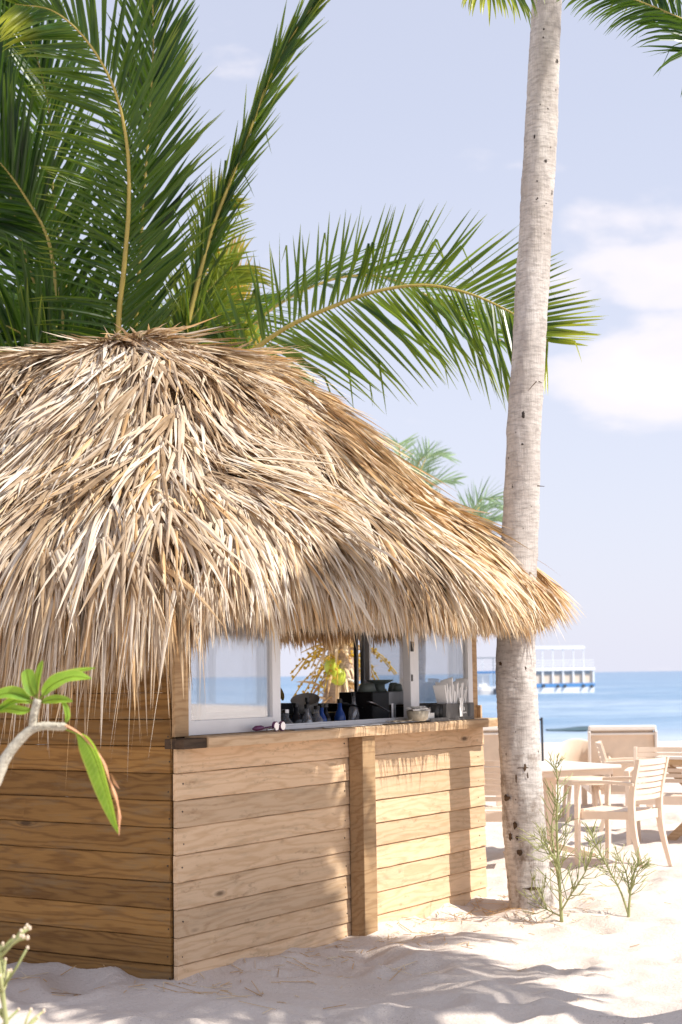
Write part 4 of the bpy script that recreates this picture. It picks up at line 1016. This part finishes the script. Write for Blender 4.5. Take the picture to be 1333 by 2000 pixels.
# sugar bowl with packets, lidded pot, white block
sb_ = thing('sugar_bowl', 'clear-sided bowl heaped with white sachets against the window jamb', 'bowl', H(2.20, -.085, ZC + .009), RZ)
m = MB(); m.lathe([(.045, 0), (.06, .015), (.068, .06), (.064, .06), (.056, .016), (.001, .008)], 20); m.obj('bowl', MT['beige'], sb_, smooth=True)
m = MB()
for k in range(26):
    a = k * 2.4; r = .011 * math.sqrt(k); Mx = Matrix.Translation((r * math.cos(a), r * math.sin(a), .062 + rnd2.uniform(0, .022))) @ Matrix.Rotation(rnd2.uniform(0, 3), 4, 'Z') @ Matrix.Rotation(rnd2.uniform(-.5, .5), 4, 'X'); m.box((-.024, -.014, -.003), (.024, .014, .003), M=Mx)
m.obj('sachets', MT['china'], sb_)
m = MB(); m.box((-.045, -.04, 0), (.045, .04, .058)); single(m, 'salt_box', MT['china'], 'small white box standing at the foot of the window jamb', 'box', H(2.29, -.055, ZC + .0085), RZ, smooth=False, bevel=.006)
# napkin caddy with marks
cd = thing('napkin_caddy', 'dark grey caddy with a white emblem at the right end of the counter', 'caddy', H(2.70, -.060, ZC), RZ)
m = MB(); m.box((-.19, -.05, 0), (.17, .05, .012)); m.box((-.19, -.05, .013), (.17, -.044, .105)); m.box((-.19, .044, .013), (.17, .05, .105)); m.box((-.19, -.0435, .013), (-.184, .0435, .105)); m.box((.164, -.0435, .013), (.17, .0435, .105)); m.box((-.06, -.0435, .013), (-.054, .0435, .10)); m.obj('body', MT['darkgrey'], cd, bevel=.002)
m = MB(); m.box((.085, -.0525, .02), (.115, -.0505, .10)); m.obj('black_slot', MT['black'], cd)
m = MB(); m.lathe([(.001, .018), (.006, .008), (.0085, 0), (.006, -.006), (.001, -.008)], 12)
m.v = [(x + .035, -.0515 + y * .05, z + .066) for x, y, z in m.v]; m.obj('emblem', MT['mark'], cd)
m = MB()
for k, x in enumerate((.012, .024, .034, .046, .057)): m.box((x, -.0518, .040 + (k % 2) * .002), (x + .008, -.0508, .050))
m.obj('lettering', MT['mark'], cd)
nk = thing('napkins', 'tall wad of white paper napkins standing up in the caddy', 'napkins', H(2.70, -.060, ZC + .0125), RZ)
for k in range(15):
    m = MB(); x0 = -.150 + k * .0165; top = .205 + .028 * math.sin(k * 1.9) + .012 * math.sin(k * 5.1); rows = []
    for i in range(7):
        u = i / 6; z = u * top; lean = .035 * (k / 14 - .5) * u * u * 2 + .006 * math.sin(k * 2.3 + u * 5); th = .0035
        yo = .030 + .012 * u; sk = .010 * math.sin(k * 3.1) * u
        rows.append([(x0 + lean - th, -yo, z), (x0 + lean + th + sk * .3, -yo - .002, z - .012 * u * math.sin(k * 1.3)), (x0 + lean + th + sk, yo, z + .010 * u * math.sin(k * 2.7)), (x0 + lean - th + sk, yo, z + .010 * u * math.sin(k * 2.7))])
    m.quad_grid(rows, True, 0, True); m.obj('napkin', MT['napkin'], nk)
m = MB(); rows = [[(-.035 + .004 * math.sin(i * 2), -.056 - .004 * (i % 2), z), (.0 + .008 * math.sin(i), -.060, z), (.010 + .004 * math.sin(i * 3), -.055, z), (-.01, -.053, z)] for i, z in enumerate((.125, .09, .06, .035, .01))]
m.quad_grid(rows, True, 0, True); m.obj('napkin', MT['napkin'], nk)['label'] = 'napkin hanging over the front of the caddy'
m = MB(); m.box((-.13, -.05, 0), (.09, .05, .008)); m.box((-.13, -.05, .0085), (.09, -.046, .022)); m.box((-.13, .046, .0085), (.09, .05, .022)); single(m, 'tray', MT['darkgrey'], 'flat black tray on the counter left of the napkin caddy', 'tray', H(2.44, -.060, ZC), RZ, smooth=False)
for k, (x, lab) in enumerate(((2.455, 'short black cup on the tray, left of the caddy'), (2.515, 'black cup right against the grey caddy'))):
    m = MB(); m.lathe([(.001, 0), (.022, 0), (.028, .09), (.025, .09), (.020, .006), (.001, .005)], 18); single(m, 'cup', MT['cuplid'], lab, 'cup', H(x, -.060, ZC + .0085), RZ, 'cups on the tray')
m = MB(); m.lathe([(.001, 0), (.022, 0), (.026, .075), (.023, .075), (.020, .006), (.001, .005)], 18); single(m, 'cup', MT['china'], 'small cream cup between the two black cups', 'cup', H(2.487, -.03, ZC + .0085), RZ, 'cups on the tray')
m = MB(); m.box((-.035, -.03, 0), (.035, .03, .045)); single(m, 'sachet_box', MT['china'], 'small white sachet box at the left end of the tray', 'box', H(2.36, -.06, ZC + .0085), RZ, smooth=False, bevel=.003)
# coffee machine
cm = thing('coffee_machine', 'black coffee machine inside the hut with crockery on top', 'coffee machine', H(2.50, .43, ZS), RZ)
m = MB(); m.box((-.17, -.12, 0), (.03, .13, .285)); m.obj('body', MT['black'], cm, bevel=.006)
m = MB(); m.box((.035, -.11, 0), (.30, .12, .07)); m.box((.035, -.10, .20), (.30, .12, .285)); m.box((.16, .02, .071), (.30, .12, .199)); m.obj('steel_group', MT['steel'], cm, bevel=.004)
m = MB(); m.tube([(.10, -.10, .21), (.10, -.10, .10)], .022, 12); m.obj('spout', MT['steel'], cm)
def cupobj(x, y, z, r, h, mat, label, name='cup', flip=True, cat='cup'):
    m = MB(); pr_ = [(.001, h), (r * .55, h), (r * .75, h * .8), (r, 0), (r * .92, 0), (r * .68, h * .74), (.001, h * .9)] if flip else [(.001, 0), (r * .5, 0), (r * .75, h * .3), (r, h), (r * .94, h), (r * .68, h * .33), (.001, h * .12)]
    m.lathe(pr_, 20); return single(m, name, MT[mat], label, cat, H(x, y, z), RZ, 'crockery on the coffee machine')
zt = ZS + .2855
cupobj(2.41, .40, zt, .062, .055, 'teal', 'grey-green bowl upturned on the left edge of the coffee machine', 'bowl', True, 'bowl')
cupobj(2.52, .46, zt, .055, .05, 'teal', 'second upturned grey-green cup on the machine, next to the stack of saucers')
cupobj(2.77, .42, zt, .040, .055, 'teal', 'small upturned cup right of the stacked saucers')
cupobj(2.70, .35, zt, .036, .048, 'teal', 'small upturned cup nearest the window jamb')
m = MB(); m.lathe([(.001, 0), (.045, 0), (.045, .012), (.034, .02), (.034, .045), (.05, .05), (.088, .068), (.09, .074), (.045, .062), (.001, .06)], 24); single(m, 'saucer_stack', MT['teal'], 'wide grey-green dish raised on cups in the middle of the machine top', 'dish', H(2.645, .45, zt), RZ, 'crockery on the coffee machine')
for (x0, y0, z0, x1, y1, z1, mt_, lab) in ((2.08, .36, 1.33, 2.26, .34, 1.30, 'black', 'black ladle sticking out left of the coffee machine'), (2.28, .28, 1.325, 2.42, .24, 1.27, 'steel', 'steel spoon lying towards the sugar bowl in front of the machine')):
    c0 = H(x0, y0, z0); m = MB(); e = H(x1, y1, z1) - c0; m.tube([(0, 0, 0), e * .5 + V((0, 0, .004)), e], .005, 8)
    Mx = e.to_track_quat('X', 'Z').to_matrix().to_4x4(); n0 = len(m.v); m.lathe([(.001, .010), (.026, .006), (.034, 0), (.026, -.006), (.001, -.010)], 16)
    for q in range(n0, len(m.v)): v_ = V(m.v[q]); m.v[q] = tuple(Mx @ V((v_.x * 1.4, v_.y * .8, v_.z)))
    single(m, 'ladle' if mt_ == 'black' else 'spoon', MT[mt_], lab, 'utensil', c0)
# bottles along the sill
def bottle(x, y, h, r, body, cap, label, nf=.55):
    t = thing('bottle', label, 'bottle', H(x, y, ZS), 0, 'bottles behind the sill')
    m = MB(); m.lathe([(.001, 0), (r, 0), (r, h * nf), (r * .85, h * (nf + .08)), (r * .38, h * (nf + .22)), (r * .36, h * .9), (.001, h * .9)], 16); m.obj('glass', MT[body], t, smooth=True)
    m = MB(); m.lathe([(r * .44, h * .9), (r * .44, h), (.001, h)], 12); m.lathe([(r * .44, h * .9), (.001, h * .9)], 12); m.obj('cap', MT[cap], t)
    return t
bl = [(1.56, .36, .235, .040, 'dark_glass', 'black', 'dark bottle with a black cap farthest to the left on the shelf'),
      (1.63, .33, .225, .034, 'clear', 'black', 'clear small bottle next to the leftmost dark one'),
      (1.68, .36, .265, .030, 'dark_glass', 'black', 'slim dark bottle, taller than the ones around it'),
      (1.75, .34, .215, .042, 'clear', 'black', 'wide clear bottle in front of the white bowl'),
      (1.83, .36, .225, .034, 'blue_glass', 'black', 'blue bottle left of the small palm trunk outside'),
      (1.89, .37, .225, .034, 'dark_glass', 'darkgrey', 'dark bottle between the two blue ones'),
      (2.03, .36, .25, .036, 'blue_glass', 'black', 'blue bottle standing alone in front of the palm trunk'),
      (2.22, .38, .29, .034, 'clear', 'black', 'tall clear bottle just left of the coffee machine'),
      (1.47, .37, .20, .05, 'clear', 'steel', 'squat glass shaker beside the sash stile')]
for b_ in bl: bottle(*b_)
m = MB(); m.lathe([(.001, 0), (.04, 0), (.07, .035), (.095, .10), (.09, .10), (.066, .04), (.001, .010)], 28); o = single(m, 'serving_bowl', MT['china'], 'large tilted white bowl on the shelf behind the bottles', 'bowl', H(2.47, .9, 1.26), RZ); o.rotation_euler = (R(10), R(-24), RZ)
m = MB(); m.box((-.8, -.25, 0), (1.1, .25, .03)); 
single(m, 'work_table', MT['black'], 'black work table inside the hut behind the bottles', 'table', H(2.0, 1.1, 1.23), RZ, smooth=False)
m = MB(); m.box((-.75, -.2, -1.21), (-.70, .2, -.0)); m.box((1.0, -.2, -1.21), (1.05, .2, 0)); o2 = m.obj('leg', MT['black'], bpy.data.objects['work_table'])
m = MB(); m.box((-.24, -.15, 0), (.12, .20, .07)); m.box((-.235, -.157, .01), (.115, -.151, .06)); single(m, 'cabinet', MT['black'], 'low black cabinet on the work table under the bananas', 'cabinet', H(2.22, 1.05, 1.2605), RZ, smooth=False)
bn = thing('banana_bunch', 'small ripe banana bunch on the black cabinet left of the white bowl', 'bananas', H(2.27, 1.05, 1.3305), RZ)
for k in range(5):
    a = -.9 + k * .45; m = MB(); pts_ = [(0, 0, .17), (.01 * math.cos(a), .05 * math.sin(a), .12), (.02, .10 * math.sin(a), .06), (.015, .12 * math.sin(a), .018)]; m.tube(catmull(pts_, 8), [.010, .014, .018, .020, .020, .018, .014, .006], 8); m.obj('banana', MT['banana'], bn, smooth=True)
m = MB(); m.tube([(0, 0, .155), (0, 0, .20)], [.018, .012], 8); m.obj('stem', MT['black'], bn)

# ------------------------------------------------------------------ frangipani at the left edge
fr0 = at(-120, 1900, 4.6); fg = thing('frangipani', 'frangipani branch with bright green leaves reaching in at the left edge', 'shrub', (fr0.x, fr0.y, 0))
Yf = 4.6
def fpt(x, y, dy=0): return at(x, y, Yf + dy) - fg.location
m = MB(); path_ = catmull([V((0, 0, -.05)), V((-.02, 0, .4)), fpt(-60, 1640), fpt(-10, 1530), fpt(15, 1475), fpt(52, 1432), fpt(72, 1420)], 40)
m.tube(path_, [lerp(.024, .0115, i / 39) * (1 + .04 * math.sin(i * 2.3)) for i in range(40)], 14); m.obj('branch', MT['plum_bark'], fg, smooth=True)
m = MB(); path_ = catmull([fpt(64, 1424), fpt(66, 1400), fpt(72, 1375), fpt(75, 1366)], 14); m.tube(path_, [.012, .0115, .012, .0115, .012, .0115, .0125, .0115, .0125, .0115, .012, .011, .011, .009], 12); m.obj('branch', MT['plum_bark'], fg, smooth=True)
m = MB(); path_ = catmull([fpt(64, 1423), fpt(85, 1418), fpt(110, 1419), fpt(130, 1419)], 16); m.tube(path_, [.013 if i % 2 else .0115 for i in range(15)] + [.008], 12); m.obj('branch', MT['plum_bark'], fg, smooth=True)
m = MB(); rsc = random.Random(8)
for k in range(46):
    if k < 22: c0 = fpt(lerp(70, 128, k / 22), 1420 + rsc.uniform(-4, 4))
    elif k < 30: c0 = fpt(lerp(66, 75, (k - 22) / 8) + rsc.uniform(-4, 4), lerp(1408, 1370, (k - 22) / 8))
    else: tt = (k - 30) / 16; c0 = fpt(lerp(0, 60, tt) + rsc.uniform(-4, 4), lerp(1500, 1426, tt) + rsc.uniform(-3, 3))
    m.lathe([(.001, -.0018), (.0042, -.0008), (.0046, .0006), (.001, .0018)], 8, c0 + V((0, -.0105, 0)))
m.obj('leaf_scars', MT['plum_bark'], fg)['kind'] = 'stuff'
def plum_leaf(path, w, nrm, mat='plum_leaf', fold=.25, stem=.12, label=None, wav=.0):
    pts_ = catmull(path, 18); n_ = V(nrm).normalized(); m = MB(); rows = []
    for i, p in enumerate(pts_):
        t = i / 17; T = (pts_[min(i + 1, 17)] - pts_[max(i - 1, 0)]).normalized(); s_ = T.cross(n_).normalized(); nn = s_.cross(T)
        u = max(0, (t - stem) / (1 - stem)); ww = w * (math.sin(math.pi * u ** .8) ** .75 if 0 < u < 1 else 0) + .0018
        wv = wav * math.sin(i * 1.1)
        rows.append([p - s_ * ww + nn * (ww * fold + wv), p - s_ * ww * .5 + nn * ww * fold * .35, p, p + s_ * ww * .5 + nn * ww * fold * .35, p + s_ * ww + nn * (ww * fold - wv)])
    m.quad_grid(rows); o = m.obj('leaf', MT[mat], fg, smooth=True)
    at_ = o.data.attributes.new('leafuv', 'FLOAT_VECTOR', 'POINT'); at_.data.foreach_set('vector', [c_ for i in range(18) for k_ in range(5) for c_ in (i / 17, (k_ - 2) / 2, 0)])
    rr2 = [p + n_ * .0 for p in pts_]; k = MB(); k.tube([p - n_ * -.0012 for p in rr2], [lerp(.0022, .0006, i / 17) for i in range(18)], 6); k.obj('midrib', MT['frond_lime'], o, smooth=True)
    if label: o['label'] = label
    return o
plum_leaf([fpt(72, 1368), fpt(60, 1345), fpt(54, 1315), (fpt(52, 1307))], .019, (.3, -1, .2))
plum_leaf([fpt(74, 1368), fpt(74, 1335), fpt(80, 1305), fpt(84, 1290)], .013, (-.9, -1, 0))
plum_leaf([fpt(76, 1370), fpt(100, 1340), fpt(140, 1322), fpt(180, 1326)], .026, (.1, -.75, .8), wav=.002, label='largest leaf, pointing right')
plum_leaf([fpt(78, 1364, .05), fpt(115, 1325, .06), fpt(150, 1312, .08), fpt(187, 1305, .08)], .013, (0, -.6, .8))
plum_leaf([fpt(76, 1374), fpt(95, 1368), fpt(120, 1366), fpt(142, 1370)], .012, (0, -1, .5))
plum_leaf([fpt(70, 1372), fpt(40, 1358), fpt(10, 1355), fpt(-40, 1372)], .022, (0, -.8, .7))
plum_leaf([fpt(70, 1378), fpt(45, 1366), fpt(20, 1372), fpt(-20, 1400)], .016, (-.2, -.8, .6))
plum_leaf([fpt(68, 1384), fpt(45, 1388), fpt(15, 1384), fpt(-25, 1392)], .012, (0, -1, .3))
plum_leaf([fpt(126, 1416), fpt(132, 1400), fpt(128, 1380), fpt(122, 1372)], .008, (1, -1, 0))
plum_leaf([fpt(122, 1422), fpt(160, 1440), fpt(185, 1478), fpt(208, 1550), fpt(232, 1628)], .030, (-.75, -1, .25), fold=.5, stem=.2, label='long drooping leaf with a dead brown edge')
m = MB(); pe = catmull([fpt(128, 1416, -.01), fpt(165, 1440, -.01), fpt(196, 1478, -.012), fpt(216, 1530, -.012), fpt(232, 1580, -.012), fpt(233, 1632, -.01)], 24); rows = []
for i, p in enumerate(pe): w_ = .0045 * (1 + .5 * math.sin(i * 1.3)) * (1 if i < 21 else .4); rows.append([p + V((-w_, 0, 0)), p + V((0, -.003, 0)), p + V((w_ * .9, .002, .001))])
m.quad_grid(rows)
rows = [[fpt(216, 1508, -.01), fpt(219, 1515, -.01)], [fpt(224, 1522, -.02), fpt(222, 1530, -.015)], [fpt(234, 1541, -.02), fpt(230, 1538, -.02)]]; m.quad_grid(rows)
m.obj('dead_edge', MT['dead'], fg)

# ------------------------------------------------------------------ pencil bushes
def pencil_bush(name, label, loc, stems, seed, rad=.0026, n_tw=9, tl=.16, tips=False, spread=.9):
    rs = random.Random(seed); t = thing(name, label, 'shrub', loc, 0, 'pencil bushes growing in the sand'); loc = V(loc)
    tw = MB(); al = []; tp_ = MB()
    for si, st in enumerate(stems):
        pts_ = catmull([V(p) for p in st['pts']], 24); L = sum((pts_[i + 1] - pts_[i]).length for i in range(23))
        m = MB(); m.tube(pts_, [lerp(st['r'], rad * 1.1, i / 23) for i in range(24)], 8); me = m.obj('stem', MT['pencil'], t, smooth=True)
        nodes = int(L / .040 * st.get('dens', 1))
        for k in range(nodes):
            u = st.get('from', .12) + (1 - st.get('from', .12)) * (k + rs.random()) / nodes; i = min(int(u * 23), 22); p = pts_[i].lerp(pts_[i + 1], u * 23 - i); T = (pts_[i + 1] - pts_[i]).normalized()
            for q in range(rs.randint(1, 3)):
                a = rs.uniform(0, 6.28); o_ = T.orthogonal().normalized(); o2 = T.cross(o_)
                d = (T * rs.uniform(.3, 1.0) + (o_ * math.cos(a) + o2 * math.sin(a)) * rs.uniform(.6, 1.1) * spread).normalized(); l = tl * rs.uniform(.5, 1.3) * lerp(1.1, .6, u)
                mid = p + d * l * .5 + V((0, 0, rs.uniform(-.01, .02))); e = mid + (d + V((0, 0, .5))).normalized() * l * .5
                tw.tube([p, mid, e], [rad, rad * .9, rad * .75], 5)
                if tips: tp_.lathe([(.001, -.005), (rad * .9, -.003), (rad * .95, .002), (.001, .005)], 6, e)
                if rs.random() < .6:
                    for _ in range(rs.randint(1, 2)):
                        d2 = (d + V((rs.uniform(-.8, .8), rs.uniform(-.8, .8), rs.uniform(-.1, .9)))).normalized(); l2 = l * rs.uniform(.4, .8); e2 = mid + d2 * l2; tw.tube([mid, mid + d2 * l2 * .5 + V((0, 0, .004)), e2], [rad * .8, rad * .75, rad * .6], 5)
                        if tips: tp_.lathe([(.001, -.006), (rad * 1.0, -.003), (rad, .003), (.001, .007)], 6, e2)
    o = tw.obj('twigs', MT['pencil'], t, smooth=True); o['kind'] = 'stuff'
    if tips: o = tp_.obj('twig_tips', MT['pencil_tip'], t); o['kind'] = 'stuff'
    return t
def gpt(x, y):
    d = ray(x, y); k = -HEYE / d.z; return V((0, 0, HEYE)) + d * k
g1 = gpt(1098, 1812); g1.z = ground_z(g1.x, g1.y) - .02; Yg = g1.y
def lp(x, y, dy=0): return at(x, y, Yg + dy) - g1
pencil_bush('pencil_bush', 'tall thin green pencil bush in front of the palm trunk', g1, [
    dict(pts=[(0, 0, 0), lp(1093, 1720), lp(1088, 1620), lp(1090, 1540), lp(1086, 1490)], r=.011, dens=1.1),
    dict(pts=[lp(1094, 1740), lp(1085, 1680, .06), lp(1078, 1620, .1), lp(1085, 1570, .1)], r=.007, dens=1.0),
    dict(pts=[lp(1096, 1780), lp(1120, 1740, -.08), lp(1145, 1700, -.1), lp(1155, 1660, -.1)], r=.006, dens=1.0),
    dict(pts=[lp(1093, 1690), lp(1065, 1650, -.05), lp(1040, 1630, -.06)], r=.006, dens=1.5),
    dict(pts=[lp(1096, 1790), lp(1060, 1770, .05), lp(1035, 1740, .06)], r=.005, dens=1.3)], 1, tl=.17)
g2 = gpt(1228, 1800); g2.z = ground_z(g2.x, g2.y) - .02; Yg = g2.y; g1 = g2
pencil_bush('pencil_bush', 'lower green pencil bush leaning left, right of the tall one', g2, [
    dict(pts=[(0, 0, 0), lp(1230, 1760), lp(1236, 1715), lp(1250, 1680)], r=.010, dens=1.6, **{'from': .35}),
    dict(pts=[lp(1229, 1790), lp(1212, 1740), lp(1185, 1690), lp(1162, 1645), lp(1152, 1620)], r=.007, dens=1.8, **{'from': .3}),
    dict(pts=[lp(1231, 1745), lp(1222, 1700, .05), lp(1205, 1665, .08)], r=.006, dens=1.5),
    dict(pts=[lp(1232, 1740), lp(1248, 1700, -.05), lp(1262, 1690, -.05)], r=.005, dens=1.3)], 2, tl=.12)
q = at(-14, 2120, 4.3); q.z = -.02; Yg = 4.3; g1 = q
pencil_bush('pencil_bush', 'pale-tipped pencil bush cut off by the lower left corner', q, [
    dict(pts=[(0, 0, 0), lp(10, 2060), lp(8, 1960), lp(-6, 1850)], r=.009, dens=.42, **{'from': .3}),
    dict(pts=[(0, 0, 0), lp(-40, 2050, .05), lp(-30, 1900, .05), lp(-35, 1840)], r=.009, dens=.4)], 4, rad=.0044, tl=.15, tips=True, spread=1.5)
